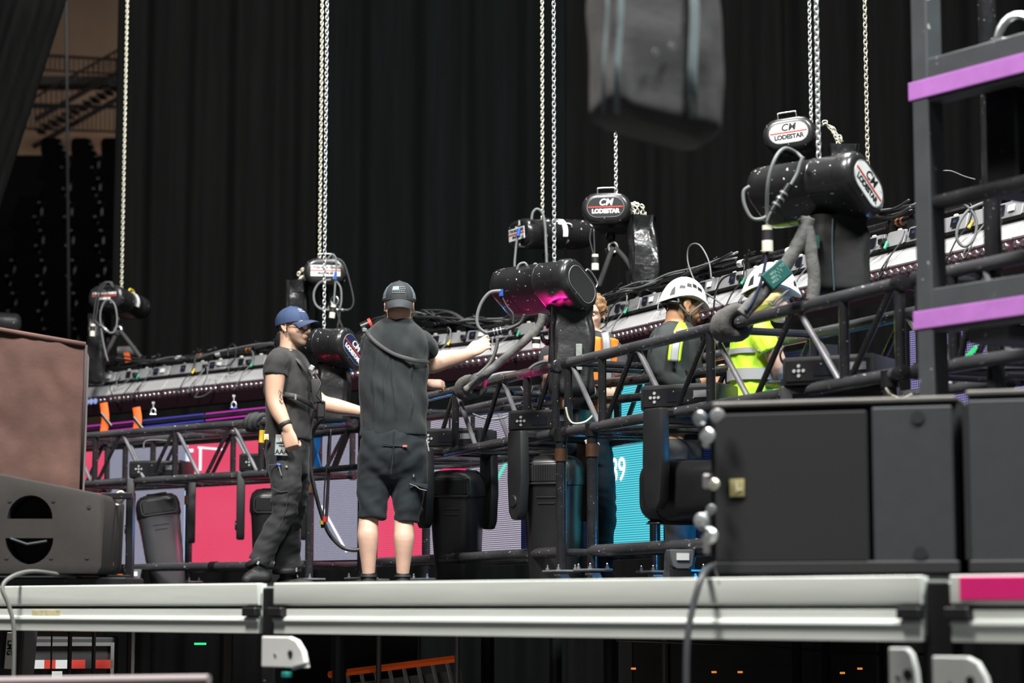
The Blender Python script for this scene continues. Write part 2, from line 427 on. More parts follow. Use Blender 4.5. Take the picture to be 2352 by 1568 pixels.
# white blurred deck clamps hanging under the gaps
M_cast = mat('white_cast_bracket', (.62, .62, .60), .5, var=.05)
def bracket(px0, px1, y0, y1, d, lb):
    t = thing('deck_bracket', lb, 'bracket', P((px0 + px1)/2, (y0 + y1)/2, d), (0, 0, ang), 'white deck brackets')
    w = (px1 - px0) / F * d; h = (y1 - y0) / F * d
    out = [(-w/2, h/2), (-w/2, -h/2), (w/2, -h/2), (w*.42, h*.05), (w*.28, h*.38), (w*.1, h/2)]
    M = Matrix(((1, 0, 0), (0, 0, -1), (0, 1, 0))).to_4x4()
    MB().prism(out, -.012, .012, M).build('plate', M_cast, t, bevel=.004)
    MB().tube((w*.16, -.016, -.005), (w*.16, .016, -.005), h*.11, n=14).build('bolt_hole', M_matte, t)
    MB().tube((-w*.18, -.015, -h*.1), (-w*.18, .015, -h*.1), h*.06, n=10).build('bolt', M_steel, t)
    return t, w, h
t, w, h = bracket(578, 735, 1462, 1532, 8.45, 'white bracket plate hanging under the left deck gap')
MB().tube((w*.3, -.03, -h*.5), (w*.62, -.03, -h*.35), .008).build('wire_clip', M_steel, t)
MB().box((w*.12, -.02, -h*.72), (.03, .03, .02)).build('clip_pad', mat('teal_plastic', (.01, .2, .17), .5), t, bevel=.003)
t, w, h = bracket(2040, 2120, 1488, 1600, 6.75, 'white rounded bracket under the right deck gap')
bracket(2135, 2290, 1508, 1610, 6.7, 'white rectangular bracket at the right, beside the rounded one')

# cable draped over the deck edge, right
def cable(label, pts, r, m=None, n=8, k=6, name='cable', cat='cable', group=None):
    return tag(MB().path(spline(pts, k), r, n).build(name, m or M_rub, smooth=180), label, cat, group)
dE = lambda px: (EA + ex * edge_x(px)).y
e0 = dE(1600)
cable('dark cable draped over the deck rail in front of the right speakers', [P(1660, 1300, e0 + .25), P(1632, 1302, e0 + .02), P(1612, 1325, e0 - .09), P(1590, 1400, e0 - .12), P(1578, 1480, e0 - .14), P(1576, 1600, e0 - .15)], .012, mat('grey_black_cable', (.05, .05, .055), .45))
cable('thin cable tail dangling beside the dark cable on the deck rail', [P(1640, 1300, e0 + .05), P(1650, 1330, e0 - .06), P(1660, 1375, e0 - .05), P(1652, 1390, e0 - .05), P(1656, 1440, e0 - .05)], .0035)
e0 = dE(60)
cable('grey cable arching over the deck edge at the far left', [P(190, 1330, e0 + .4), P(130, 1318, e0 + .25), P(70, 1312, e0 + .1), P(25, 1325, e0 - .05), P(5, 1350, e0 - .10), P(20, 1390, e0 - .10), P(32, 1450, e0 - .10), P(30, 1600, e0 - .1)], .010, mat('grey_cable', (.12, .12, .11), .5))

# ------------------------------------------------------------------ under the deck
M_dark = mat('understage_black', (.011, .011, .012), .7)
M_mid = mat('understage_grey', (.022, .022, .024), .7, var=.25, vscale=3)
und = [(118, 4, 12.5), (160, 10, 12.8), (215, 9, 13.0), (350, 8, 14), (520, 30, 13.5), (870, 12, 13), (962, 9, 14), (1050, 11, 12.6), (1120, 30, 15), (1410, 20, 12.8), (1530, 20, 12.2), (1830, 22, 11), (1890, 36, 11.6), (2020, 20, 12.5)]
for i, (px, w, d) in enumerate(und):
    p = P(px, 1500, d); r = w * .5 / F * d
    MB().tube((p.x, p.y, 0), (p.x, p.y, DECK - .13), r, n=10).tube((p.x, p.y, 0), (p.x, p.y, .012), r * 2.2, n=12).build('leg', M_dark, stage)
tag(MB().box(P(1750, 1530, 15) + V((0, 0, -.2)), (1.7, .2, .95)).build('skirt_panel', M_mid), 'dark grey cloth panel hung under the stage at the right', 'panel')
tag(MB().box(P(790, 1530, 15.5) + V((0, 0, -.1)), (1.0, .2, .75)).build('skirt_panel', M_dark), 'dark panel under the stage behind the orange edged ramp', 'panel')
cable('black cable strung level under the right half of the deck', [P(1400, 1470, 12), P(1700, 1482, 11.6), P(2000, 1500, 11.2), P(2200, 1502, 11)], .006)
# striped equipment case
d = 13.4
t = thing('equipment_case', 'black equipment case with a red and white striped edge under the stage', 'case', P(160, 1525, d), (0, 0, .12))
w = 195 / F * d; h = 90 / F * d
MB().box((0, .3, -.06), (w, .55, h + .2)).build('case_body', M_mid, t, bevel=.01)
for i, (x0, x1, m) in enumerate(((-.5, -.29, M_white), (-.29, -.16, M_red), (-.16, .02, M_white), (.02, .18, M_red), (.18, .3, M_mid), (.3, .5, M_red))):
    MB().box(((x0 + x1)/2*w, .005, .0), ((x1 - x0)*w, .03, .05)).build('edge_stripe', m, t)
for x in (-.49, .49): MB().box((x*w, .01, .01), (.02, .04, h)).build('corner_trim', mat('dull_aluminium', (.3, .3, .3), .4, .6), t)
MB().box((0, .01, h*.5), (w, .03, .02)).build('lid_trim', MATS['dull_aluminium'], t)
MB().box((-.14*w, -.012, -.07), (.06, .01, .06)).build('case_label', M_white, t)
# slim case with lettering
t = thing('flight_case', 'narrow dark case with a pale vertical nameplate at the lower left corner', 'case', P(22, 1500, 12.6), (0, .06, 0))
MB().box((0, .2, 0), (.13, .38, .34)).build('case_body', M_mid, t, bevel=.008)
MB().box((0, -.002, .015), (.046, .01, .20)).build('nameplate', mat('cream_nameplate', (.75, .72, .66), .5), t, bevel=.003)
ob('lettering', text_mesh('LMG', .042, bold=.0012), M_ink, t, (0, -.009, .03), (PI/2, PI/2, 0))
# orange edged ramp
t = thing('folded_ramp', 'folded metal ramp with a bright orange top edge under the stage', 'ramp')
a, b = P(755, 1549, 13.5), P(1050, 1512, 13.2)
MB().path([a, b], .020, n=4).build('top_edge', mat('orange_paint', (.85, .12, .02), .5), t)
me = MB().path([V((0, 0, 0)), V((.07, 0, -.3))], .012, n=4).mesh('slat')
for i in range(9): ob('slat', me, mat('dull_aluminium', (.3, .3, .3), .4), t, a.lerp(b, (i + .3) / 9.0) + V((0, .03, -.02)))
MB().box((a + b)/2 + V((0, .12, -.25)), (.85, .03, .36), Matrix.Rotation(-.12, 3, 'Y')).build('ramp_plate', M_mid, t)
tag(MB().tube(P(-20, 1566, 7.4), P(480, 1560, 7.1), .016, n=12).build('foreground_bar', mat('mauve_bar', (.3, .25, .25), .6)), 'pale blurred bar lying along the bottom left corner', 'bar')
for px, py, col, nm in ((985, 1478, 0, 'green'), (995, 1530, 1, 'amber')):
    pass
p = P(460, 1478, 13); tag(MB().box(p, (.065, .03, .012)).build('indicator_lamp', emis('green_led', (.02, .9, .3), 1.0)), 'small green indicator lamp glowing under the stage', 'lamp')
for px, py, wh in ((1640, 1543, 'left of the grey cloth panel'), (1700, 1543, 'in front of the grey cloth panel'), (1935, 1545, 'left of the rounded white bracket'), (1975, 1535, 'nearest the rounded white bracket'), (1455, 1535, 'leftmost, beside a deck leg')):
    tag(MB().box(P(px, py, 14.5), (.03, .02, .012)).build('indicator_lamp', emis('amber_led', (.9, .3, .04), .7)), 'tiny amber indicator lamp under the stage, ' + wh, 'lamp', 'amber lamps under the stage')

# ------------------------------------------------------------------ foreground speakers
M_spk = mat('charcoal_speaker_paint', (.016, .016, .017), .75, var=.08, vscale=40, bump=.08, bscale=220)
M_spkg = mat('slate_speaker_side', (.029, .032, .036), .62, var=.08, vscale=20, bump=.05, bscale=150)
M_spkt = mat('pale_speaker_top', (.10, .092, .082), .6, var=.15)  # top edge paler and browner than the cabinet
def linearray(label, px0, px1, ytop, ybot, d, gpx, rot):
    """one cabinet: front grille to the left, slate rigging plate to the right"""
    p = P(px0, ybot, d); W = (px1 - px0) / F * d / math.cos(rot); H = (ybot - ytop) / F * d
    t = thing('line_array_speaker', label, 'speaker', p, (0, 0, -rot), 'foreground line array speakers')
    MB().box((W/2, .40, H/2), (W, .72, H)).build('cabinet', M_spk, t, bevel=.012, seg=2)
    g = (gpx - px0) / (px1 - px0) * W
    MB().box((g/2, .012, H*.5), (g - .02, .06, H*.90)).build('grille', mat('black_grille', (.008, .008, .0085), .85, bump=.2, bscale=400), t, bevel=.006)
    MB().box((g + (W - g)/2 - .004, .016, H*.5), (W - g - .02, .06, H*.93)).build('side_plate', M_spkg, t, bevel=.005)
    MB().box((W/2, .30, H + .004), (W, .62, .02)).build('top_edge', M_spkt, t, bevel=.006)
    MB().box((W/2, .02, .01), (W, .08, .045)).build('bottom_skid', M_spk, t, bevel=.006)
    me = MB().tube((0, -.017, 0), (0, 0, 0), .022, n=16).mesh('bolt_hole')
    for zz in (.10, .90): ob('bolt_hole', me, M_matte, t, (g + (W - g)*.56, -.001, H*zz))
    return t, W, H, g
rot = -math.atan2(EB.y - EA.y, EB.x - EA.x) * .42
spL, W, H, g = linearray('dark line array speaker with a small gold square badge, behind the deck edge', 1640, 2168, 934, 1312, 7.7, 1985, rot)
b = MB().box((.088, -.022, H*.50), (.052, .008, .060)).build('badge', mat('gold_badge', (.42, .36, .17), .4, .3), spL, bevel=.008, seg=2); b['label'] = 'gold square badge'
MB().box((.088, -.027, H*.505), (.006, .004, .034)).box((.096, -.027, H*.49), (.02, .004, .006)).build('badge_mark', mat('pale_badge_mark', (.6, .56, .36), .4), spL)
spR, W2, H2, g2 = linearray('second line array speaker at the right edge of the picture', 2186, 2620, 911, 1316, 7.38, 2186, rot)
spR.location = spL.location + Matrix.Rotation(-rot, 3, 'Z') @ V((W + .03, 0, .0))
# rigging hardware on the left flank of the near speaker
me = MB().lathe([(.0, -.012), (.020, -.012), (.024, 0), (.018, .014), (0, .016)], 14).mesh('rigging_pin')
for px, py, s, m in ((1607, 960, 1.1, M_steel), (1625, 1000, 1.2, M_zinc), (1648, 955, 1.1, MATS['dull_aluminium']), (1640, 1112, .9, M_brass), (1634, 1170, .8, M_steel), (1610, 1195, 1.1, M_zinc), (1630, 1230, 1.3, M_zinc), (1615, 1205, .9, M_steel)):
    q = P(px, py, 7.62); loc = Matrix.Rotation(rot, 3, 'Z') @ (q - spL.location)
    o = ob('rigging_pin', me, m, spL, loc, (PI/2, 0, random.uniform(-.5, .5))); o.scale = (s, s, s)
MB().box((-.010, .3, H*.5), (.03, .45, H*.86)).build('rigging_rail', M_blk, spL, bevel=.004)
for zz in (.15, .32, .55, .8): MB().box((-.032, .06, H*zz), (.03, .05, .05)).build('rail_lug', MATS['dull_aluminium'], spL, bevel=.006)

# left speaker with two half-moon handle openings
d = 10.6
t = thing('line_array_speaker', 'brown grey speaker cabinet with two half moon handle openings at the left edge', 'speaker', P(0, 1320, d), (0, 0, 0), 'foreground line array speakers')
q = lambda x, y: ((x - 0) / F * d, (1320 - y) / F * d)
outer = [q(-160, 1318), q(222, 1318), q(232, 1300), q(236, 1150), q(228, 1135), q(0, 1090), q(-160, 1058)]
M4 = Matrix(((1, 0, 0, 0), (0, 0, 1, 0), (0, 1, 0, 0), (0, 0, 0, 1)))
M_cab = mat('brown_grey_speaker_paint', (.023, .0185, .016), .7, var=.1, vscale=25, bump=.08, bscale=200)
def half_moon(cx, cy, rx, ry, up, n=14):
    return [q(cx + rx * math.cos(PI * i / n), cy - (ry if up else -ry) * math.sin(PI * i / n)) for i in range(n + 1)]
cb = MB().prism(outer, 0, .55, M4).build('cabinet', M_cab, t, bevel=.012, seg=2)
def cut_pocket(cab, out, depth):
    """boolean a pocket into the cabinet front and darken its walls as the shade inside"""
    c = MB().prism(out, -.05, depth, M4).build('pocket_cutter', M_matte, t)  # black material colours the pocket walls as its shade
    md = cab.modifiers.new('pocket', 'BOOLEAN'); md.operation = 'DIFFERENCE'; md.object = c; md.solver = 'EXACT'; md.material_mode = 'TRANSFER'
    dg = bpy.context.evaluated_depsgraph_get(); dg.update()
    me = bpy.data.meshes.new_from_object(cab.evaluated_get(dg))
    cab.modifiers.clear(); cab.data = me; me.set_sharp_from_angle(angle=.6)
    bpy.data.objects.remove(c)
cut_pocket(cb, half_moon(65, 1192, 52, 54, True), .22)
cut_pocket(cb, half_moon(65, 1236, 55, 60, False), .22)
for up, cy, ry in ((True, 1192, 54), (False, 1236, 60)):
    o = half_moon(65, cy, 50, ry - 3, up); MB().prism(o, .14, .16, M4).build('handle_recess_shade', M_matte, t)  # black plate in the opening stands in for its shade
MB().path([V((*q(22, 1237), -.003)).xzy, V((*q(60, 1250), .0)).xzy, V((*q(105, 1243), .0)).xzy], .006).build('handle_grip', M_spkg, t)
for cx, cy in ((18, 1150), (118, 1150), (14, 1280), (116, 1280), (200, 1165), (198, 1280)):
    x, z = q(cx, cy); MB().tube((x, -.004, z), (x, .01, z), .009, n=10).build('screw', M_cab, t)
# black rigging column at its right
t2 = thing('speaker_rigging', 'black rigging column with shackles on the flank of the left speaker', 'rigging', P(262, 1330, 10.9))
S = 10.9 / F
MB().box((27*S, .1, 90*S), (15*S, .08, 205*S)).build('column', M_blk, t2, bevel=.005)
MB().box((-20*S, .05, 90*S), (15*S, .08, 165*S)).build('side_column', M_blk, t2, bevel=.005)
MB().box((2*S, .0, 190*S), (72*S, .05, 14*S)).build('cross_plate', M_blk, t2, bevel=.004)
MB().box((2*S, .0, 4*S), (70*S, .05, 12*S)).build('cross_plate', M_blk, t2, bevel=.004)
me = MB().path([V((.022*math.cos(2*PI*i/16), 0, .034*math.sin(2*PI*i/16))) for i in range(16)], .006, 8, closed=True).mesh('shackle')
for x, z in ((-14, 175), (-22, 135), (-24, 90), (-16, 30), (8, 185)): ob('shackle', me, M_brass, t2, (x*S, .0, z*S), (0, .4, .3))
MB().box((-22*S, -.02, 108*S), (16*S, .03, 12*S)).build('clip', M_silver, t2)
MB().tube((12*S, .0, 12*S), (12*S, 0, -28*S), .016).build('orange_pin', M_orange, t2)['label'] = 'orange locking pin'
# little dolly that carries the left speaker
MB().box((38*S*0 + .1, .35, -.035), (.95, .5, .05)).build('speaker_dolly_top', M_blk, t, bevel=.006)

# ------------------------------------------------------------------ brown covered box
d = 11.4
M_brown = mat('brown_canvas', (.092, .043, .033), .85, var=.22, vscale=5, bump=.35, bscale=12, sheen=.1)
mb = MB(); rings = []
def bq(x, y): p = P(x, y, d); return p
tl, tr_, br, bl = bq(-190, 727), bq(196, 792), bq(184, 1125), bq(-190, 1085)
nx, nz = 40, 30; fr = []
for j in range(nz + 1):
    for i in range(nx + 1):
        u, w = i / nx, j / nz
        p = tl.lerp(tr_, u).lerp(bl.lerp(br, u), w)
        n = noise.noise(V((u*5, w*4, 1.3))) * .02 + noise.noise(V((u*13, w*7, 4.3))) * .008
        n *= min(1, 6 * min(u, 1 - u) + .3)
        p = p + V((0, -n, .004 * math.sin(u * 23) * (w < .02)))
        fr.append(p)
back = [p + V((-.12 * (i % (nx + 1)) / nx, .75, .02)) for i, p in enumerate(fr)]
mb.v = fr + back; h0 = len(fr); W_ = nx + 1
for j in range(nz):
    for i in range(nx):
        a = j * W_ + i
        mb.f += [(a, a + W_, a + W_ + 1, a + 1), (h0 + a, h0 + a + 1, h0 + a + W_ + 1, h0 + a + W_)]
for i in range(nx):
    for j in (0, nz): a = j * W_ + i; mb.f.append((a, a + 1, h0 + a + 1, h0 + a))
for j in range(nz):
    for i in (0, nx): a = j * W_ + i; mb.f.append((a, h0 + a, h0 + a + W_, a + W_))
t = thing('covered_case', 'tall case under a brown canvas cover at the left edge', 'case')
o = mb.build('canvas_cover', M_brown, t, smooth=60)
MB().path([tl + V((0, -.004, .004)), tl.lerp(tr_, .5) + V((0, -.006, .004)), tr_ + V((0, -.004, .002))], .014, 6).build('top_hem', M_brown, t, smooth=180)
MB().path([tr_ + V((.004, 0, 0)), tr_.lerp(br, .5) + V((.006, -.004, 0)), br + V((.004, 0, 0))], .008, 6).build('side_hem', mat('dark_brown_hem', (.03, .02, .02), .8), t, smooth=180)
MB().box((bl + br)/2 + V((-.05, .4, -.4)), (.62, .5, .62)).build('case_base', M_matte, t, bevel=.01)

# ------------------------------------------------------------------ steel tower at the right
M_sq = mat('grey_black_box_steel', (.060, .065, .070), .5, var=.12, chips=.05, cscale=22)
M_purple = mat('purple_gaffer_tape', (.44, .16, .52), .6, var=.08, vscale=14)
d = 8.3
P0 = P(2141, 700, d); dirx = V((.50, -.72, 0)).normalized(); rz = math.atan2(dirx.y, dirx.x)
tw = thing('steel_tower', 'grey black box steel tower frame with purple taped beams at the right', 'tower', (P0.x, P0.y, DECK), (0, 0, rz))
def zt(y, dd=d): return P(2122, y, dd).z - DECK
MB().box((0, 0, 1.7), (.082, .082, 3.4)).build('post', M_sq, tw, bevel=.005)
for y0, y1 in ((187, 232), (713, 758)):
    za, zb = zt(y0), zt(y1); zc = (za + zb)/2; hh = za - zb
    MB().box((.75, 0, zc + .03), (1.48, .07, hh + .09)).build('beam', M_sq, tw, bevel=.004)
    MB().box((.72, 0, zc), (1.55, .092, hh*.92)).build('purple_tape', M_purple, tw, bevel=.002)['label'] = 'purple gaffer tape wrapped along beam'
    MB().box((.75, .34, zc + .03), (1.48, .6, .02)).build('shelf_plate', M_blk, tw)
z = zt(470); MB().tube((0, .0, z), (1.45, 0, z + .03), .030, n=14).build('cross_tube', M_tube, tw)
bk = lambda px, dd: Matrix.Rotation(-rz, 3, 'Z') @ (P(px, 700, dd) - V((P0.x, P0.y, 0)))
q = bk(2284, 8.9); MB().tube((q.x, q.y, .75), (q.x, q.y, 3.3), .036, n=14).build('inner_post', M_tube, tw)
for zz in (1.1, 1.55, 2.1, 2.62): MB().tube((q.x, q.y, zz), (q.x, q.y, zz + .05), .044, n=14).build('collar', M_tube, tw)
z = zt(130, 8.9); MB().tube((q.x, q.y, z + .05), (q.x + .5, q.y + .1, z - .04), .03, n=10).build('brace', M_tube, tw)
MB().tube((.02, .55, zt(60)), (1.3, .55, zt(120)), .03).build('back_tube', M_blk, tw)
MB().box((.62, .3, zt(250)), (.9, .05, .07)).build('shelf_lip', mat('blue_black_lip', (.014, .03, .05), .5), tw, bevel=.004)
q2 = bk(2372, 8.3)
MB().box((q2.x, q2.y, zt(330)), (.16, .3, .42)).build('gear_box', M_blk, tw, bevel=.01)
MB().box((q2.x, q2.y, zt(205)), (.2, .3, .05)).build('gear_lid', M_sq, tw, bevel=.01)
MB().box((q2.x, q2.y - .1, zt(775)), (.2, .3, .06)).build('gear_lid', M_sq, tw, bevel=.01)
me = MB().path([V((.075*math.cos(2*PI*i/20), 0, .10*math.sin(2*PI*i/20))) for i in range(20)], .012, 8, closed=True).mesh('steel_ring')
q3 = bk(2352, 8.4); ob('steel_ring', me, M_zinc, tw, (q3.x, q3.y, zt(75)), (0, .2, .9))
ob('steel_ring', me, M_steel, tw, (q3.x + .03, q3.y - .04, zt(88)), (0, .2, .3))

# ------------------------------------------------------------------ blurred bag hanging from above
def sack(name, label, loc, w, dep, h, m, seed, group=None, rot=0, taper=1.0, amp=.02, open_top=True, cat='bag', nr=22, n=40, slant=0):
    t = thing(name, label, cat, loc, (0, 0, rot), group); rings = []
    base = rrect(1, 1, .22, 9); base = base[:n]
    for j in range(nr + 1):
        w_ = j / nr; z0_ = -h * w_; ring = []
        k = taper + (1 - taper) * w_
        pinch = 1 - .10 * math.exp(-((w_ - .12) / .09) ** 2)
        if w_ > .93: pinch *= 1 - .25 * ((w_ - .93) / .07) ** 2
        for i, (x, y) in enumerate(base):
            f = noise.noise(V((x*3.2 + seed, y*3.2, w_*1.6 + seed))) * 1.1 + noise.noise(V((x*8 + seed, y*8, w_*4))) * .55
            z = z0_ - slant * x * w * w_
            q = V((x*w*k*pinch, y*dep*k*pinch, z + .02*h*noise.noise(V((x*4, y*4, seed)))*(w_ < .05 or w_ > .9)))
            q += V((x, y, 0)).normalized() * f * amp
            ring.append(q)
        rings.append(ring)
    MB().loft(rings).build('bag_body', m, t, smooth=70)
    return t
M_vinyl = mat('black_vinyl_bag', (.014, .014, .015), .25, 0, var=.4, vscale=9, bump=.5, bscale=22)
M_canv = mat('worn_grey_black_canvas', (.060, .058, .057), .7, 0, var=.35, vscale=4, bump=.3, bscale=15)
d = 6.4; p = P(1500, -150, d); sc = d / F
t = sack('hanging_chain_bag', 'large worn grey black bag hanging blurred at the top of the picture', p, 290*sc, .26, 480*sc, M_canv, 2.7, taper=.90, amp=.026, rot=.25, slant=.16)
M_seam = mat('pale_blue_grey_webbing', (.20, .245, .255), .7, var=.3, vscale=12)
for x0, x1, ww in ((-110, -128, 14), (62, 55, 22), (-142, -160, 8)):
    pts = [V((x*sc, -.155, z*sc)) for x, z in ((x0, 0), ((x0 + x1)/2, -225), (x1, -450))]
    pts = [V((x*sc, -.145 - .012*math.sin(z*.02), z*sc)) for x, z in ((x0, 0), (x0*.8 + x1*.2, -110), ((x0 + x1)/2, -225), (x1*.8 + x0*.2, -340), (x1, -462))]
    MB().path(pts, ww*sc*.5, 8, flat=.4, up=V((0, 1, 0))).build('webbing_strap', M_seam, t, smooth=180)
for x, z in ((-35, -315), (5, -300)):
    MB().path([V((x*sc + .008*math.cos(a*PI/5), -.15, z*sc + .008*math.sin(a*PI/5))) for a in range(10)], .0025, 6, closed=True).build('eyelet', M_steel, t)
for x in (-110, 120): MB().tube((x*sc, 0, -.02), (x*sc*.5, 0, .5), .006).build('lifting_cord', M_rub, t)
# ------------------------------------------------------------------ front truss
TZ, TH, TW, RC = CZ + .97, .38, .58, .029
def N(x, ppm=None, z=None):
    g = interp(TR, x) if ppm is None else ppm
    p = P(x, 1395 - .97 * g, F / g); p.z = TZ if z is None else z
    return p
def Minv(t):
    return (Matrix.Translation(t.location) @ t.rotation_euler.to_matrix().to_4x4()).inverted()
bolt_me = MB().lathe([(.011, 0), (.011, .012), (.006, .013), (.006, .026), (.001, .03)], 6).mesh('bolt', smooth=0)
plate_me = MB().box((0, 0, 0), (.20, .15, .014)).mesh('base_plate', bevel=.004)
wheel_me = MB().lathe([(.012, -.018), (.040, -.018), (.045, -.010), (.045, .010), (.040, .018), (.012, .018)], 16).mesh('caster_wheel')
fork_me = MB().box((0, 0, -.012), (.07, .06, .014)).box((-.026, .01, -.04), (.008, .05, .06)).box((.026, .01, -.04), (.008, .05, .06)).mesh('caster_fork', bevel=.002)
def add_leg(t, x, y, ztop, label=None):
    zb = DECK + .10 - TZ
    MB().tube((x, y, zb), (x, y, ztop), .030, n=12).build('leg_post', M_tube, t)
    MB().tube((x, y, ztop - .02), (x, y, ztop + .05), .038, n=12).build('leg_socket', M_blk, t)
    MB().tube((x, y, ztop - .13), (x, y, ztop - .06), .036, n=12).build('leg_sleeve', mat('rusty_brown_sleeve', (.10, .045, .022), .5, .3, var=.4), t)
    bp = ob('base_plate', plate_me, M_brace, t, (x, y, zb))
    for bx in (-.075, .075):
        for by in (-.05, .05): ob('bolt', bolt_me, M_steel, bp, (bx, by, .007))
    cf = ob('caster_fork', fork_me, M_zinc, t, (x, y, zb - .008))
    ob('caster_wheel', wheel_me, mat('pale_blue_wheel', (.30, .42, .48), .5), cf, (0, .012, -.047), (0, PI/2, 0))
NOV = ()
def truss(label, xa, xb, pa=None, pb=None, legs=(), rail=None, vert=(1, 4, 7)):
    A, B = N(xa, pa), N(xb, pb); L = (B - A).length; rz = math.atan2(B.y - A.y, B.x - A.x)
    t = thing('lighting_truss', label, 'truss', A, (0, 0, rz), 'black box truss sections')
    ch = MB().tube((0, 0, 0), (L, 0, 0), RC, n=14).mesh('chord')
    for y in (0, TW):
        for z in (0, TH): ob('chord', ch, M_chord, t, (0, y, z))
    col = MB().lathe([(RC*.9, 0), (RC*1.22, .004), (RC*1.22, .05), (RC*1.02, .065)], 14, Matrix.Rotation(PI/2, 4, 'Y')).mesh('end_collar')
    for y in (0, TW):
        for z in (0, TH):
            ob('end_collar', col, M_tube, t, (-.012, y, z)); ob('end_collar', col, M_tube, t, (L + .012, y, z), (0, 0, PI))
    e0 = .05; hb = (L - 2*e0) / 8
    vm = MB().tube((0, 0, 0), (0, 0, TH), .023, n=12).mesh('vertical_strut')
    dn = MB().tube((.012, 0, TH), (hb - .03, 0, 0), .0145, n=10).mesh('diagonal_brace')
    up = MB().tube((.03, 0, 0), (hb - .012, 0, TH), .0145, n=10).mesh('diagonal_brace')
    for y in (0, TW):
        for x in (.02, L - .02): ob('vertical_strut', vm, M_tube, t, (x, y, 0))
        for k in vert: ob('vertical_strut', vm, M_tube, t, (e0 + hb*k, y, 0))
        for k in range(8): ob('diagonal_brace', dn if k % 2 == 0 else up, M_brace if k % 2 == 0 else M_tube, t, (e0 + hb*k, y, 0))  # light caught by falling diagonals is put into a lighter colour
    cm = MB().tube((0, 0, 0), (0, TW, 0), .020, n=10).mesh('cross_tube')
    for k in (0, 2, 4, 6, 8):
        ob('cross_tube', cm, M_tube, t, (e0 + hb*k, 0, 0))
        if k in (0, 4, 8): ob('cross_tube', cm, M_tube, t, (e0 + hb*k, 0, TH))
    xm = MB().tube((0, 0, 0), (2*hb, TW, 0), .014, n=8).mesh('floor_brace')
    for k in (0, 4): ob('floor_brace', xm, M_tube, t, (e0 + hb*k, 0, 0))
    def loc_s(px):
        r = P(px, 1200, 10); k = (A.y * r.x / r.y - A.x) / (math.cos(rz) - math.sin(rz) * r.x / r.y); return k
    for px in legs:
        for y in (0, TW): add_leg(t, loc_s(px), y, -.03)
    if rail:
        z = CZ + .305 - TZ; s0, s1 = loc_s(rail[0]), loc_s(rail[1])
        for y in (0, TW):
            MB().tube((s0, y, z), (s1, y, z), .031, n=14).build('lower_rail', M_chord, t)
        m = (s0 + s1)/2
        MB().tube((m - .02, 0, z), (m + .05, 0, z), .035, n=14).build('rail_sleeve', M_blk, t)
        for s in (s0, s1): MB().tube((s, 0, z), (s, TW, z), .022, n=10).build('rail_tie', M_tube, t)
    return t, L, loc_s
tA, LA, sA = truss('black box truss section at the left, behind the man in long trousers', 150, 680, legs=(300,), rail=(292, 705))
tB, LB, sB = truss('black box truss right of the man in shorts, grey sling knotted on it', 855, 1280, legs=(1289,), rail=(868, 1287))
tC, LC, sC = truss('long black box truss section at the right, in front of the helmeted workers', 1302, 2075, legs=(1361, 2050), rail=(1358, 2050))
tD, LD, sD = truss('black box truss section passing behind the steel tower', 2110, 2760, 560, 665, legs=(), rail=None)
tE, LE, sE = truss('black box truss section at far left behind the brown covered case', -300, 120, 262, 285)
# open corner frame joining the left and middle truss
A = N(690); B = N(846); rz = math.atan2(B.y - A.y, B.x - A.x); L = (B - A).length
ct = thing('corner_frame', 'open black corner frame with blue gusset plates between the two men', 'truss', A, (0, 0, rz))
inv = Minv(ct); sx = lambda px: (inv @ N(px)).x
for y in (0, TW):
    for z in (0, .26): MB().tube((0, y, z), (L, y, z), .024, n=12).build('frame_rail', M_tube, ct)
M_bluep = mat('blue_gusset_tone', (.010, .12, .36), .45, 0, var=.1)  # gusset plates coloured blue all over
for px in (716, 838):
    x = sx(px)
    for y in (0, TW):
        MB().tube((x, y, DECK + .1 - TZ), (x, y, .36), .030, n=12).build('frame_post', M_tube, ct)
        bp = ob('base_plate', plate_me, M_brace, ct, (x, y, DECK + .1 - TZ))
        for bx in (-.075, .075): ob('bolt', bolt_me, M_steel, bp, (bx, -.05, .007))
        MB().tube((x, y, -.16), (x, y, -.09), .036, n=12).build('post_sleeve', MATS['rusty_brown_sleeve'], ct)
M3 = Matrix(((1, 0, 0, 0), (0, 0, 1, 0), (0, 1, 0, 0), (0, 0, 0, 1)))
x = sx(727)
MB().prism([(x, .26), (x, .03), (x + .10, .26)], -.006, .006, M3).build('gusset_plate', M_bluep, ct)
MB().prism([(x, .0), (x, .20), (x + .09, 0)], -.006, .006, M3).build('gusset_plate', M_bluep, ct)
MB().tube((x + .16, 0, 0), (x + .18, 0, .26), .014, n=10).build('frame_strut', M_tube, ct)
MB().tube((x + .17, 0, .0), (x + .145, 0, -.36), .013, n=10).build('frame_strut', M_tube, ct)
MB().tube((x + .24, 0, .02), (x + .42, 0, .30), .030, n=4).build('bracket_arm', M_blk, ct)

# ------------------------------------------------------------------ chains
def link_mesh(p, w, r):
    h = (p + 2*r) / 2; a = w / 2 - r; c = h - a
    pts = [V((a*math.cos(t*PI/5), 0, c + a*math.sin(t*PI/5))) for t in range(6)] + [V((-a*math.cos(t*PI/5), 0, -c - a*math.sin(t*PI/5))) for t in range(6)]
    return MB().path(pts, r, 6, closed=True).mesh('link', smooth=180)
LK = link_mesh(.0245, .0285, .0044)
CHP = .0245
def chain(label, px, y0, y1, d, m, yaw=.4):
    top, bot = P(px, y0, d), P(px, y1, d); h = top.z - bot.z; n = int(h / CHP) + 1
    t = thing('hoist_chain', label, 'chain', bot, (0, 0, yaw), 'hoist chains')
    for i in range(min(n, 295)): ob('link', LK, m, t, (0, 0, (i + .5) * CHP), (0, 0, PI/2 * (i % 2)))
    return t
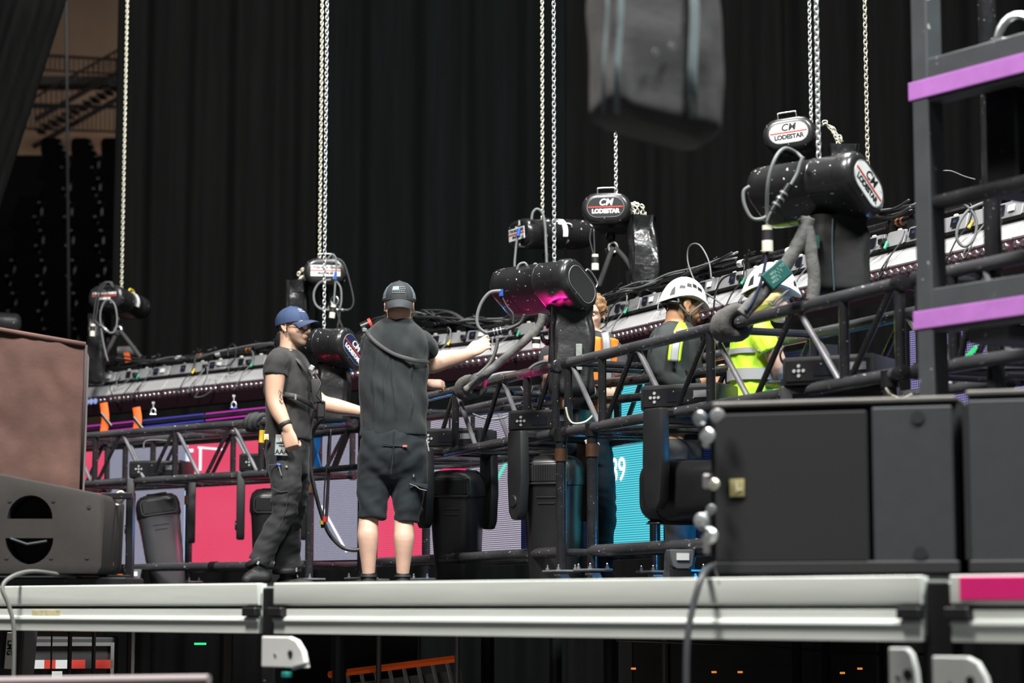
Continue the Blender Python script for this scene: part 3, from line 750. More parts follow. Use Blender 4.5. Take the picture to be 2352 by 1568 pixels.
# ------------------------------------------------------------------ hoists
HL, HW, HH = .50, .335, .205
def sring(w, h, x, n=8, dz=0): return [V((x, y, z + dz)) for y, z in stadium(w, h, n)]
def hoist_meshes():
    d = {}
    d['body'] = MB().loft([sring(HW*k, HH*k, x) for x, k in ((-.19, .985), (-.005, .985), (0, 1.0), (.012, 1.0), (.015, .985), (.16, .985))]).mesh('body', smooth=30)
    d['motor'] = MB().loft([sring(HW*k - s, HH*k - s, x) for x, k, s in ((-.19, .95, 0), (-.192, .99, 0), (-.27, .985, 0), (-.305, .97, .0), (-.325, .95, .03), (-.335, .9, .07))]).mesh('motor_cover', smooth=40)
    d['end'] = MB().loft([sring(HW*k - s, HH*k - s, x) for x, k, s in ((.158, 1.0, 0), (.162, 1.035, 0), (.20, 1.035, 0), (.225, 1.02, .0), (.24, 1.0, .012), (.248, .98, .04), (.249, .95, .06))]).mesh('end_cover', smooth=40)
    d['plate'] = MB().loft([sring(HW*.74, HH*.62, x) for x in (.246, .2535)]).mesh('label_plate', smooth=40)
    d['outline'] = MB().path([V((.2525, y, z)) for y, z in stadium(HW*.76, HH*.66, 12)], .0014, 5, closed=True).mesh('plate_outline')
    d['rect'] = MB().box((.25, 0, 0), (.006, .235, .088)).mesh('label_plate')
    d['stripe'] = MB().box((.2545, 0, .002), (.003, .238, .0075)).mesh('stripe')
    d['bail'] = MB().path(spline([V((.215, -.06, HH*.5 - .005)), V((.222, -.058, HH*.5 + .03)), V((.222, -.05, HH*.5 + .036)), V((.222, .05, HH*.5 + .036)), V((.222, .058, HH*.5 + .03)), V((.215, .06, HH*.5 - .005))], 3), .0055, 8).mesh('handle', smooth=180)
    d['sticker'] = MB().loft([[V((x, y*k, z*k)) for y, z in stadium(HW, HH, 8)[3:9][::-1]] + [V((x, y*k*.9, z*k*.9)) for y, z in stadium(HW, HH, 8)[3:9]] for x, k in ((-.045, 1.003), (-.085, 1.003))]).mesh('serial_plate')
    d['guide'] = MB().box((0, 0, HH*.5), (.06, .05, .03)).mesh('chain_guide', bevel=.006)
    hk = [V((.0, 0, 0)), V((.03, 0, -.02)), V((.038, 0, -.06)), V((.01, 0, -.095)), V((-.03, 0, -.085)), V((-.042, 0, -.05))]
    d['hook'] = MB().path(spline(hk, 4), [.016, .017, .018, .018, .019, .019, .020, .020, .020, .020, .020, .020, .019, .019, .018, .016, .015, .013, .012, .011, .008], 10).mesh('hook', smooth=180)
    d['swivel'] = MB().lathe([(.02, .05), (.03, .045), (.034, .02), (.03, 0), (.018, -.012)], 14).mesh('hook_block', smooth=40)
    return d
HM = hoist_meshes()
TX = {k: text_mesh(s, z, .0006, shear=sh, bold=b, space=sp) for k, s, z, sh, b, sp in
      (('cm', 'CM', .064, .25, .0014, 1.0), ('lode', 'LODESTAR', .0405, 0, .0020, .94), ('ton', '1 TON MAX 1000KG', .027, 0, .0010, .95), ('max', 'MAXIMUM', .027, 0, .001, .95))}
M_plw = mat('white_nameplate', (.74, .75, .74), .4, 0, var=.05)
M_plb = mat('black_nameplate', (.016, .017, .018), .35)
M_pln = mat('navy_nameplate', (.012, .022, .075), .35)
M_txtw = mat('white_lettering', (.8, .8, .8), .5)
RT = Matrix(((0, 0, 1), (1, 0, 0), (0, 1, 0)))       # text x->y, text y->z, normal->+x
def hoist(label, px, py, d, yaw, roll=0, pitch=0, style='white', bail=True, hook=.05, m=None, mp=None):
    m = m or M_hoist
    R = Matrix.Rotation(yaw, 3, 'Z') @ Matrix.Rotation(pitch, 3, 'Y') @ Matrix.Rotation(roll, 3, 'X')
    t = thing('chain_hoist', label, 'hoist', P(px, py, d), R, 'electric chain hoists')
    ob('body', HM['body'], m, t); ob('motor_cover', HM['motor'], m, t)
    e = ob('end_cover', HM['end'], m, t)
    tm = M_txtw
    if style in ('white', 'black', 'navy', 'plain'):
        pm = {'white': M_plw, 'black': M_plb, 'navy': M_pln, 'plain': M_plb}[style]
        pl = ob('label_plate', HM['plate'], pm, t)
        ob('plate_outline', HM['outline'], M_silver, t)
        if style == 'white': tm = M_ink
        if style != 'plain':
            ob('stripe', HM['stripe'], M_red, pl)
            ob('lettering', TX['cm'], tm, pl, (.2545, 0, .033), RT); ob('lettering', TX['lode'], tm, pl, (.2545, 0, -.028), RT)
            if style == 'white': ob('lettering', text_mesh('1 T', .014), M_silver, pl, (.2545, .093, .036), RT)
    else:
        pl = ob('label_plate', HM['rect'], M_plw if style == 'ton' else M_plb, t)
        ob('stripe', HM['stripe'], M_red, pl)
        tm = M_ink if style == 'ton' else M_txtw
        ob('lettering', TX['ton'], tm, pl, (.2545, 0, .024), RT); ob('lettering', TX['max'], tm, pl, (.2545, 0, -.021), RT)
    if bail: ob('handle', HM['bail'], M_steel, t)
    ob('chain_guide', HM['guide'], M_blk, t); ob('serial_plate', HM['sticker'], M_plw, t)
    # suspension hook hangs straight down whatever the roll
    q = R.inverted() @ V((0, 0, -.135 - hook))
    sw = ob('hook_block', HM['swivel'], M_blk, t, q, (R.inverted()).to_euler())
    ob('hook', HM['hook'], M_blk, sw, (0, 0, -.01), (0, 0, .6))
    return t
def hcable(t, name, pts, d, r=.0085, m=None, k=7, n=8):
    inv = Minv(t)
    return MB().path([inv @ p for p in spline([P(q[0], q[1], d + (q[2] if len(q) > 2 else 0)) for q in pts], k)], r, n).build(name, m or M_rub, t, smooth=180)
def plug(t, x0, y0, x1, y1, d, w=.034):
    """cream and black plug hanging from (x0,y0) to (x1,y1)"""
    inv = Minv(t); a, b = inv @ P(x0, y0, d), inv @ P(x1, y1, d)
    r = w / 2
    c = MB().tube(a.lerp(b, .18), a.lerp(b, .58), r, n=14).build('plug_body', M_plastic, t)
    MB().tube(a, a.lerp(b, .18), r*.92, n=14).build('plug_cap', M_cream, c); MB().tube(a.lerp(b, .58), b, r*1.02, n=14).build('plug_cap', M_cream, c)
    return c
def inline(t, x0, y0, x1, y1, d, w=.032):
    inv = Minv(t); a, b = inv @ P(x0, y0, d), inv @ P(x1, y1, d); mb = MB(); r = w/2
    c = MB().tube(a, b, r, n=12).build('connector', M_blk, t)
    for u in (.3, .5, .72): MB().tube(a.lerp(b, u), a.lerp(b, u + .07), r*1.2, n=12).build('lock_ring', M_brace if u != .5 else M_steel, c)
    return c
# --- front row
dF3 = dtr(1880) + .22
R0 = -math.radians(41)
chain('thick silver chain down to the large right hoist, brightest of the pair', 1880.5, -60, 362, dF3, M_zinc, .5)
h3 = hoist('large black hoist with white oval nameplate at the right, nearest of all', 1887, 437, dF3, R0, -math.radians(35), 0, 'white', bail=False, hook=.06)
hcable(h3, 'power_cable', [(1722, 428), (1708, 440), (1710, 470), (1726, 500), (1748, 503), (1768, 492)], dF3 - .18, .0085, M_grub)
hcable(h3, 'power_cable', [(1768, 560, .0), (1762, 500), (1764, 420, -.06), (1780, 365, -.07), (1802, 341, -.02), (1828, 350, .02), (1845, 366, .0)], dF3 - .18, .0085, M_grub)
hcable(h3, 'power_cable', [(1845, 360), (1838, 375), (1830, 400), (1816, 425)], dF3 - .25, .0085, M_grub)
inline(h3, 1814, 424, 1774, 485, dF3 - .25, .036)
hcable(h3, 'power_cable', [(1774, 485), (1768, 494), (1762, 510)], dF3 - .22, .0085, M_grub)
plug(h3, 1762, 518, 1763, 578, dF3 - .2, .050)
hcable(h3, 'power_cable', [(1763, 576), (1750, 640), (1730, 690), (1712, 715)], dF3 - .2, .0085, mat('navy_cable', (.018, .022, .05), .45))
dF2 = dtr(1262) + .0
chain('silver chain down to the middle front hoist with the blank oval end', 1273, -60, 612, dF2, M_zinc, .5)
h2 = hoist('black hoist with blank oval end lit pink underneath, right of the reaching hand', 1258, 662, dF2, R0, -math.radians(35), 0, 'plain', bail=False, hook=.07)
hb_ = MB().path(spline([V((.205, .02, HH*.52)), V((.215, .03, HH*.52 + .035)), V((.215, .13, HH*.5 + .03)), V((.21, .14, HH*.45))], 4), .0055, 8).build('handle', M_steel, h2, smooth=180)
hcable(h2, 'power_cable', [(1150, 668), (1125, 672), (1106, 695), (1096, 725), (1098, 748), (1112, 762), (1128, 766)], dF2 - .25, .010, M_grub)
inline(h2, 1122, 766, 1160, 758, dF2 - .25, .042)
hcable(h2, 'power_cable', [(1160, 758), (1180, 750), (1196, 740), (1205, 722)], dF2 - .22, .011)
hcable(h2, 'power_cable', [(1152, 682), (1165, 705), (1178, 722), (1178, 745)], dF2 - .2, .008)
hcable(h2, 'power_cable', [(1187, 622), (1192, 608), (1205, 604), (1212, 615), (1206, 628)], dF2, .008, M_grub)
hcable(h2, 'power_cable', [(1221, 618), (1228, 606), (1236, 610), (1238, 622)], dF2, .007, M_grub)
plug(h2, 1232, 775, 1231, 800, dF2 - .12, .05)
t_ = MB().path([Minv(h2) @ P(1151, y, dF2 - .21) for y in (664, 680)], .013, 8).build('cable_tape', M_blue, h2)
t_['label'] = 'blue tape band'
dF1 = dtr(760) + .1 - 1.0
chain('silver chain down behind the visor of the navy cap to the left front hoist', 744, -60, 764, dF1, M_zinc, .6)
h1 = hoist('black hoist with navy oval nameplate, seen between the two men', 744, 802, dF1, -math.radians(33), -math.radians(33), math.radians(4), 'navy', bail=False)
# --- rear row
dR1 = dbt(275) - .15
chain('long thin chain at far left, down to the hoist beside the brown canvas', 279, -60, 664, dR1, M_brass)
r1 = hoist('black hoist with yellow handle at far left, lettering and red stripe on its black end', 272, 693, dR1, math.radians(-109), 0, math.radians(-4), 'tonblack', bail=False)
MB().path(spline([V((-.09, .05, HH*.48)), V((-.10, .05, HH*.48 + .035)), V((-.17, .05, HH*.48 + .03)), V((-.18, .05, HH*.45))], 3), .008, 8).build('handle', M_yellow, r1)['label'] = 'yellow handle'
for o in (0, 6):
    hcable(r1, 'power_cable', [(212 + o, 760 - 20*(o > 0)), (216 + o, 720), (222 + o, 680), (236 + o, 652), (250 + o, 648), (260, 660)], dR1 - .3, .0075, M_rub)
hcable(r1, 'power_cable', [(218, 735), (226, 745), (240, 758), (250, 764)], dR1 - .3, .0075); inline(r1, 232, 748, 250, 764, dR1 - .3)
hcable(r1, 'power_cable', [(250, 764), (262, 762), (268, 745), (268, 720), (262, 697), (248, 688), (236, 700), (230, 730), (238, 790), (248, 830)], dR1 - .3, .008, M_grub)
plug(r1, 213, 744, 212, 772, dR1 - .32, .044)
dR2 = dbt(745) - .1
chain('thin brass toned chain behind the bright chain, down to the frontal white plate hoist', 734, -60, 604, dR2, M_brass)
r2 = hoist('black hoist facing front with a white rectangular plate, above the navy cap', 746, 632, dR2, math.radians(-84), math.radians(0), 0, 'ton')
hcable(r2, 'power_cable', [(752, 595), (764, 584), (772, 600), (770, 650), (766, 705)], dR2 - .33, .0075, M_grub)
hcable(r2, 'power_cable', [(770, 592), (790, 605), (804, 650), (812, 690), (806, 708), (792, 712), (772, 710)], dR2 - .3, .0075)
hcable(r2, 'power_cable', [(768, 642), (782, 660), (784, 690), (780, 710)], dR2 - .3, .008, M_grub)
hcable(r2, 'power_cable', [(760, 642), (736, 648), (722, 668), (722, 692), (734, 708), (756, 712)], dR2 - .34, .009, M_grub)
inline(r2, 745, 711, 800, 712, dR2 - .3, .022)
plug(r2, 766, 700, 762, 730, dR2 - .36, .046)
tb = MB().tube(Minv(r2) @ P(771, 625, dR2 - .34), Minv(r2) @ P(770, 642, dR2 - .34), .012).build('cable_tape', M_blue, r2); tb['label'] = 'blue tape band'
dR3 = dbt(1255) - .1
chain('thin brass toned chain left of the bright middle chain', 1246, -60, 520, dR3, M_brass)
r3 = hoist('scratched black hoist with white plate facing left, behind the middle chains', 1256, 538, dR3, math.radians(-152), 0, math.radians(4), 'ton', bail=False, m=mat('flaking_hoist_enamel', (.012, .012, .013), .26, 0, chips=.115, cscale=13, chipcol=(.6, .61, .6)))
hcable(r3, 'power_cable', [(1221, 505), (1224, 488), (1234, 480), (1246, 490), (1252, 520), (1254, 560), (1256, 610)], dR3 - .25, .0105, M_grub)
hcable(r3, 'power_cable', [(1194, 525), (1188, 545), (1184, 580), (1182, 610), (1186, 622)], dR3 - .25, .009, M_grub)
tb = MB().tube(Minv(r3) @ P(1193, 525, dR3 - .27), Minv(r3) @ P(1190, 542, dR3 - .27), .014).build('cable_tape', M_blue, r3); tb['label'] = 'blue tape band'
MB().path(spline([Minv(r3) @ P(x, y, dR3 - .1) for x, y in ((1294, 522), (1302, 513), (1312, 516), (1314, 522))], 4), .006).build('handle', M_steel, r3)
dR4 = dbt(1395) - .2
chain('short silver chain below the hanging grey bag', 1415, -10, 458, dR4 + .15, M_zinc)
r4 = hoist('black hoist with black oval nameplate and white lettering, below the hanging grey bag', 1402, 490, dR4 + .15, math.radians(-100), 0, 0, 'black')
hcable(r4, 'power_cable', [(1358, 525), (1355, 550), (1362, 580), (1368, 590)], dR4 - .1, .006); hcable(r4, 'power_cable', [(1364, 526), (1366, 590)], dR4 - .1, .006)
plug(r4, 1367, 584, 1367, 620, dR4 - .1, .050)
dR5 = 14.3
chain('dull silver chain left of the thick right chain, to the upper right hoist', 1863.5, -60, 300, dR5 + .2, M_zinc)
r5 = hoist('black hoist with torn white oval nameplate at the right, above the nearest hoist', 1822, 322, dR5 + .2, math.radians(-104), math.radians(6), 0, 'white')
chain('rightmost thin chain, ending behind the nearest hoist', 1995, -60, 480, dbt(1995) - .3, M_brass)
r6 = hoist('black hoist cut off by the left picture edge above the brown canvas', -42, 742, dbt(150), math.radians(-150), 0, 0, 'tonblack', bail=True)
# --- chain bags
B1 = sack('chain_bag', 'black chain bag hanging left of the far left hoist', P(222, 722, dR1), .15, .13, .62, M_vinyl, 1.1, 'vinyl chain bags', amp=.02)
B2 = sack('chain_bag', 'crumpled black vinyl chain bag hanging just behind the navy cap', P(683, 645, dR2), .17, .17, .62, M_vinyl, 3.3, 'vinyl chain bags', amp=.035)
B4 = sack('chain_bag', 'glossy crinkled black chain bag below the hoist with white lettering', P(1475, 497, dR4 + .1), .205, .17, .52, M_vinyl, 5.2, 'vinyl chain bags', amp=.040, taper=.92)
B5 = sack('chain_bag', 'black chain bag directly behind the nearest right hoist', P(1938, 335, dR5), .20, .18, .52, M_vinyl, 7.9, 'vinyl chain bags', amp=.025)
B3 = sack('chain_bag', 'flat black cloth chain bag under the nearest right hoist', P(1926, 500, dF3 + .02), .27, .18, .36, mat('black_cordura', (.006, .0065, .0065), .75, 0, var=.3, vscale=6, bump=.2, bscale=20), 9.4, amp=.012)
B6 = sack('chain_bag', 'tall black vinyl chain bag under the middle front hoist, hiding the orange vest', P(1312, 705, dF2 + .03), .26, .20, .52, mat('worn_black_vinyl', (.014, .014, .015), .4, 0, var=.5, vscale=7, bump=.4, bscale=18, chips=.03, cscale=14), 11.5, amp=.022)
B7 = sack('chain_bag', 'black chain bag under the hoist between the two men', P(766, 838, dF1 + .05), .22, .18, .40, MATS['worn_black_vinyl'], 13.1, amp=.02)
MB().box((.04, -.12, -.30), (.035, .012, .15)).build('bag_tag', mat('worn_tag', (.2, .22, .2), .7, var=.4, vscale=30), B6, bevel=.003)
MB().path(spline([V((-.11, -.11, 0)), V((-.115, -.115, -.2)), V((-.10, -.115, -.42))], 4), .006).build('bag_edge', M_blk, B6)
MB().path(spline([V((x, -.095, z)) for x, z in ((-.04, -.02), (-.045, -.2), (-.04, -.35))], 4), .004).build('bag_seam', mat('blue_grey_seam', (.05, .09, .10), .6), B3)
mbx = MB().box((-.125, -.11, -.13), (.04, .01, .06)); mbx.build('bag_label', mat('dark_green_label', (.015, .07, .055), .5), B3)
# slack chain spilling into the bags
def spill(label, t, pts, d, m=M_zinc, wob=.01, seed=1):
    rnd = random.Random(seed); sp = spline([P(x, y, d) for x, y in pts], 10); root = thing('slack_chain', label, 'chain', sp[0], group='slack chains over the bags')
    acc = 0; prev = sp[0]; k = 0
    for p in sp[1:]:
        acc += (p - prev).length
        while acc > .021:
            acc -= .021; t_ = (p - prev).normalized(); q = t_.to_track_quat('Z', 'Y').to_matrix() @ Matrix.Rotation(PI/2 * (k % 2) + rnd.uniform(-.3, .3), 3, 'Z')
            ob('link', LK, m, root, p - sp[0] + V((rnd.uniform(-wob, wob), rnd.uniform(-wob, wob), rnd.uniform(-wob, wob))), q); k += 1
        prev = p
    return root
spill('slack chain looping from the white lettered hoist into its bag', 0, [(1436, 475), (1442, 470), (1455, 468), (1465, 478), (1470, 495), (1480, 505), (1478, 485), (1462, 470), (1450, 485), (1466, 500)], dR4 + .05, M_brass, .012, 2)
spill('slack chain looping from the torn plate hoist into its bag', 0, [(1886, 292), (1898, 284), (1912, 295), (1925, 315), (1930, 330), (1922, 318), (1908, 292), (1918, 306), (1936, 335), (1940, 345)], dR5 + .05, M_brass, .012, 3)
spill('slack chain looping over the bag behind the navy cap', 0, [(705, 620), (698, 618), (690, 628), (688, 640), (694, 650), (700, 630), (684, 645)], dR2 + .0, M_brass, .012, 4)
# ------------------------------------------------------------------ slings
M_sling = mat('grey_round_sling', (.105, .103, .098), .8, 0, var=.3, vscale=10, bump=.5, bscale=40)
def sling(label, legs, wraps, d, m=None):
    t = thing('round_sling', label, 'sling', (0, 0, 0), group='grey round slings')
    for pts, r in legs:
        sp = spline([P(x, y, d + (q[0] if q else 0)) for x, y, *q in pts], 8)
        MB().path(sp, [r * (1 + .12*noise.noise(V((i*.35, r*90, 0)))) for i in range(len(sp))], 10, flat=.75).build('sling_leg', m or M_sling, t, smooth=180)
    for px, z, r, ax, tilt in wraps:
        c = N(px); c.z = z; g = interp(TR, px)
        i0, i1 = N(px - 20), N(px + 20); u = (i1 - i0).normalized(); n = V((-u.y, u.x, 0))
        for k, off in enumerate((-.022, .022)):
            pts = [c + u*(off + tilt*math.sin(a*PI/8)*.5) + (n*math.cos(a*PI/8) + V((0, 0, 1))*math.sin(a*PI/8))*(RC + r*.8 + .004*k) for a in range(16)]
            MB().path(pts, r, 10, closed=True).build('sling_wrap', m or M_sling, t, smooth=180)
    return t
dS = dF2 - .1
sling('grey round sling from the middle front hoist, choked on the truss',
      [([(1246, 722), (1240, 745), (1222, 768), (1180, 805), (1140, 838), (1112, 862), (1092, 880, .3), (1070, 895, .35)], .031), ([(1232, 748), (1205, 778), (1160, 822), (1122, 858), (1115, 870, .2), (1112, 885, .3)], .017)],
      [(1072, TZ + TH, .026, 0, .05), (1092, TZ + TH, .024, 0, .08)], dS)
s3 = sling('grey round sling with a green tag below the nearest hoist, choked on the right truss',
      [([(1856, 500), (1846, 535), (1822, 580), (1790, 630), (1752, 672), (1720, 705), (1705, 722)], .033), ([(1846, 500), (1856, 535), (1864, 590), (1870, 640), (1866, 690)], .030)],
      [(1688, TZ + TH, .034, 0, .02), (1674, TZ + TH, .030, 0, .05)], dF3 - .17)
a, b = P(1806, 612, dF3 - .19), P(1760, 652, dF3 - .19); mid = (a + b)/2
tg = MB().box((0, 0, 0), ((a - b).length, .05, .088), (Matrix.Rotation(-math.atan2((a - b).z, (a - b).x), 3, 'Y'))).build('sling_tag', mat('green_sling_tag', (.008, .075, .065), .45, var=.2), s3, bevel=.006, loc=mid); tg['label'] = 'green printed sling tag'
for i in range(3):
    o = ob('lettering', text_mesh('WLL 1 TON'[:8 - i], .018), mat('pale_green_print', (.3, .5, .45), .6), tg, (0, -.0262, .022 - .022*i), (PI/2, 0, 0)); o.rotation_euler = (Matrix.Rotation(-math.atan2((a - b).z, (a - b).x), 3, 'Y') @ Matrix.Rotation(PI/2, 3, 'X')).to_euler()
sling('grey round sling loop on the left truss beside the pocket of the long trousers', [([(612, 962), (600, 966), (590, 974)], .020)], [(580, TZ + TH, .024, 0, .03), (592, TZ + TH, .020, 0, .06)], dtr(590) - .04, mat('dark_sling', (.035, .036, .037), .75, bump=.4))
def lsling(label, pts, d, r=.022, m=None):
    t = thing('round_sling', label, 'sling', (0, 0, 0), group='black slings on the rear pipe')
    for q in pts: MB().path(spline([P(x, y, d) for x, y in q], 6), r, 8).build('sling_leg', m or mat('black_sling', (.03, .03, .03), .8, bump=.3), t, smooth=180)
    MB().path([P(pts[0][0][0], pts[0][0][1], d) + V((.03*math.cos(a*PI/6), 0, .035*math.sin(a*PI/6))) for a in range(12)], .009, 8, closed=True).build('shackle', M_zinc, t)
lsling('two legged black sling under the far left hoist', [[(271, 758), (250, 800), (228, 832)], [(274, 758), (300, 790), (328, 828)]], dR1, .020)
lsling('thin two legged sling under the white plate hoist', [[(768, 690), (778, 730), (788, 756)], [(772, 690), (780, 720), (775, 752)]], dR2, .008)
lsling('two legged black sling under the white lettered hoist', [[(1408, 568), (1392, 610), (1375, 658)], [(1412, 568), (1440, 600), (1462, 640)]], dR4 + .1, .019)
# ------------------------------------------------------------------ light battens on the rear pipe
BZ = CZ + 1.978
def NB(x, z=BZ, off=0.0):
    g = interp(BT, x); p = P(x, 1395 - (z - CZ) * g, F / g + off); p.z = z
    return p
line = [NB(x) for x in range(-120, 2660, 10)]
def walk(ref_px, step):
    acc = [0]
    for a, b in zip(line, line[1:]): acc.append(acc[-1] + (b - a).length)
    i0 = (ref_px + 120) / 10; s0 = acc[int(i0)] + (acc[int(i0) + 1] - acc[int(i0)]) * (i0 % 1)
    s = s0 - step * math.floor(s0 / step); out = []
    while s < acc[-1]:
        k = max(i for i, v in enumerate(acc) if v <= s); k = min(k, len(line) - 2)
        out.append(line[k].lerp(line[k + 1], (s - acc[k]) / (acc[k + 1] - acc[k]))); s += step
    return out
stations = walk(393, .765)
M_led_dark = mat('maroon_black_lens_body', (.042, .018, .026), .35)
M_lens = mat('clear_lens', (.34, .27, .30), .08, .85)
M_lensb = emis('blue_lit_lens', (.35, .42, .80), .75)
M_disp = mat('dark_blue_display', (.008, .009, .014), .3)
M_sil2 = mat('silver_driver_box', (.30, .30, .31), .45, .2, var=.06)
LB = .765
MX = Matrix(((0, 0, 1), (1, 0, 0), (0, 1, 0))).to_4x4()     # outline (y,z) pushed along x
face_me = MB().prism([(.0, .0), (-.055, -.060), (-.057, -.066), (-.105, -.116), (-.098, -.128), (.012, -.012)], .004, LB - .004, MX).mesh('face_panel', bevel=.002)
strip_me = MB().prism([(-.100, -.122), (-.106, -.190), (-.050, -.275), (.06, -.275), (.07, -.01), (.015, -.012)], .001, LB - .001, MX).mesh('lens_body')
sh_me = MB().prism([(.005, .004), (-.028, -.006), (-.028, .018), (.06, .04), (.06, .004)], .0, LB, MX).mesh('top_rail')
nrm = V((0, -.068, -.006)).normalized(); tq = V((0, 0, 1)).rotation_difference(nrm).to_matrix().to_4x4()
lens_me = MB().lathe([(.025, -.004), (.026, .003), (.022, .010), (.013, .015), (.001, .016)], 10, tq).mesh('lens', smooth=180)
def dbox(x0, x1): return MB().loft([[V((x, -.03 + .0*x, .012)), V((x, -.005 + i, .095 - .01*abs(i))), V((x, .07, .10)), V((x, .07, .01))] for x, i in ((x0, .0), (x0 + .03, -.012), (x1 - .03, -.012), (x1, .0))])
db_a = dbox(.02, .29).mesh('driver_box', bevel=.002); db_b = dbox(.32, .49).mesh('driver_box', bevel=.002); db_c = dbox(.52, .755).mesh('driver_box', bevel=.002)
fr_q = math.atan2(.088, .022)
disp_me = MB().box((0, 0, 0), (.062, .052, .006)).mesh('display'); stick_me = MB().box((0, 0, 0), (.055, .034, .004)).mesh('sticker')
scr_me = MB().box((0, 0, 0), (.022, .016, .004)).mesh('display_glow')
clamp_me = MB().box((0, .0, .11), (.05, .05, .06)).box((0, .02, .155), (.03, .075, .045)).tube((-.03, -.02, .19), (.03, .03, .215), .008).tube((.0, -.03, .17), (.05, -.03, .22), .006).box((.03, 0, .20), (.022, .03, .022)).mesh('clamp', bevel=.003)
lug_me = MB().box((0, .02, .105), (.034, .02, .016)).mesh('lug', bevel=.006)
tail_me = [MB().path(spline([V(q) for q in pts], 6), .0045, 6).mesh('tail_cable', smooth=180) for pts in (
    [(.50, -.02, .08), (.505, -.05, .02), (.47, -.10, -.06), (.46, -.125, -.12), (.42, -.13, -.17), (.385, -.12, -.16), (.40, -.11, -.12), (.43, -.07, -.05)],
    [(.30, -.0, .11), (.33, -.03, .14), (.38, -.05, .10), (.36, -.06, .02), (.30, -.09, -.05), (.27, -.12, -.13), (.235, -.13, -.19)],
    [(.10, .0, .10), (.08, -.05, .04), (.12, -.09, -.04), (.20, -.08, -.03), (.28, -.05, .03)])]
where = ['far left, partly behind the brown canvas', 'with blue lit lenses, beside the brown canvas', 'left of the far left orange taped pipe joint', 'second to the left of the navy cap man',
         'just left of the navy cap man', 'behind the navy cap man', 'between the two men', 'behind the man in shorts', 'above the reaching forearm', 'behind the reaching hand',
         'behind the middle front hoist bag', 'behind the curly haired worker', 'left of the first white helmet', 'between the two white helmets', 'behind the blonde worker', 'behind the nearest hoist bag', 'right of the nearest hoist bag', 'behind the steel tower', 'at the right edge behind the tower', 'last at the right edge', 'beyond the right edge', 'farther beyond the right edge', 'outermost at the right']
nb = 0
for i, (a, b) in enumerate(zip(stations, stations[1:])):
    px = a.x / a.y * F + CX
    if px < -60 or px > 2420: continue
    rz = math.atan2((b - a).y, (b - a).x)
    # each label is placed by what stands in front of it
    lab = min(((60, 'outermost behind the brown canvas'), (150, 'behind the right edge of the brown canvas'), (300, 'just right of the brown canvas, lenses lit blue'), (500, 'midway between brown canvas and navy cap man'), (620, 'behind the navy cap man shoulder'), (720, 'behind the left front hoist'), (830, 'between the two men in black'), (930, 'behind the backwards cap man'),
               (1030, 'above the bare elbow'), (1140, 'behind the reaching hand'), (1300, 'behind the middle chain bag'), (1420, 'right of the curly haired worker'), (1560, 'behind the bearded helmeted worker'), (1690, 'between the two white helmets'), (1830, 'behind the blonde worker'), (1960, 'behind the nearest cloth bag'), (2060, 'just left of the steel tower'), (2180, 'behind the steel tower post'), (2290, 'right of the inner tower post'), (2400, 'at the right picture edge')), key=lambda q: abs(q[0] - (px + (b.x / b.y * F + CX)) / 2))[1]
    t = thing('light_batten', 'silver LED light batten ' + lab, 'stage light', a, (0, 0, rz), 'silver light battens')
    ob('face_panel', face_me, M_silver, t); lb = ob('lens_body', strip_me, M_led_dark, t); ob('top_rail', sh_me, M_blk, t)
    lit = px < 260
    for k in range(12): ob('lens', lens_me, M_lensb if (lit and px + k * 16 < 300) else M_lens, lb, (.045 + k * .0613, -.1035, -.160))
    for me, dx, c in ((db_a, .20, 1), (db_b, None, 0), (db_c, .59, 2)):
        d_ = ob('driver_box', me, M_sil2, t)
        if dx:
            dp = ob('display', disp_me, M_disp, d_, (dx, -.030, .058), (fr_q, 0, 0))
            if c == 2 or nb % 3 == 0: ob('display_glow', scr_me, emis('blue_display', (.03, .09, .28), .35), d_, (dx + .004, -.033, .060), (fr_q, 0, 0))
        if c == 2: ob('sticker', stick_me, M_white, d_, (.68, -.030, .058), (fr_q, 0, 0))
        ob('lug', lug_me, M_cream, d_, ((.15, .40, .64)[(1, 0, 2).index(c) if c in (0, 1, 2) else 0], 0, 0))
    ob('clamp', clamp_me, M_blk, t, (.30, .035, 0)); ob('clamp', clamp_me, M_blk, t, (.50, .035, 0), (0, 0, .3))
    r = random.Random(nb)
    for k in range(2): ob('tail_cable', tail_me[(nb + k) % 3], M_rub if k else M_grub, t)
    MB().box((.30 + .2*(nb % 2), -.03, .05), (.05, .04, .035)).build('connector', M_blk, t, bevel=.006)
    MB().tube((.36, -.04, .04), (.36, -.06, .0), .009).build('plug_band', M_yellow if nb % 2 else mat('green_band', (.02, .3, .16), .5), t)
    nb += 1
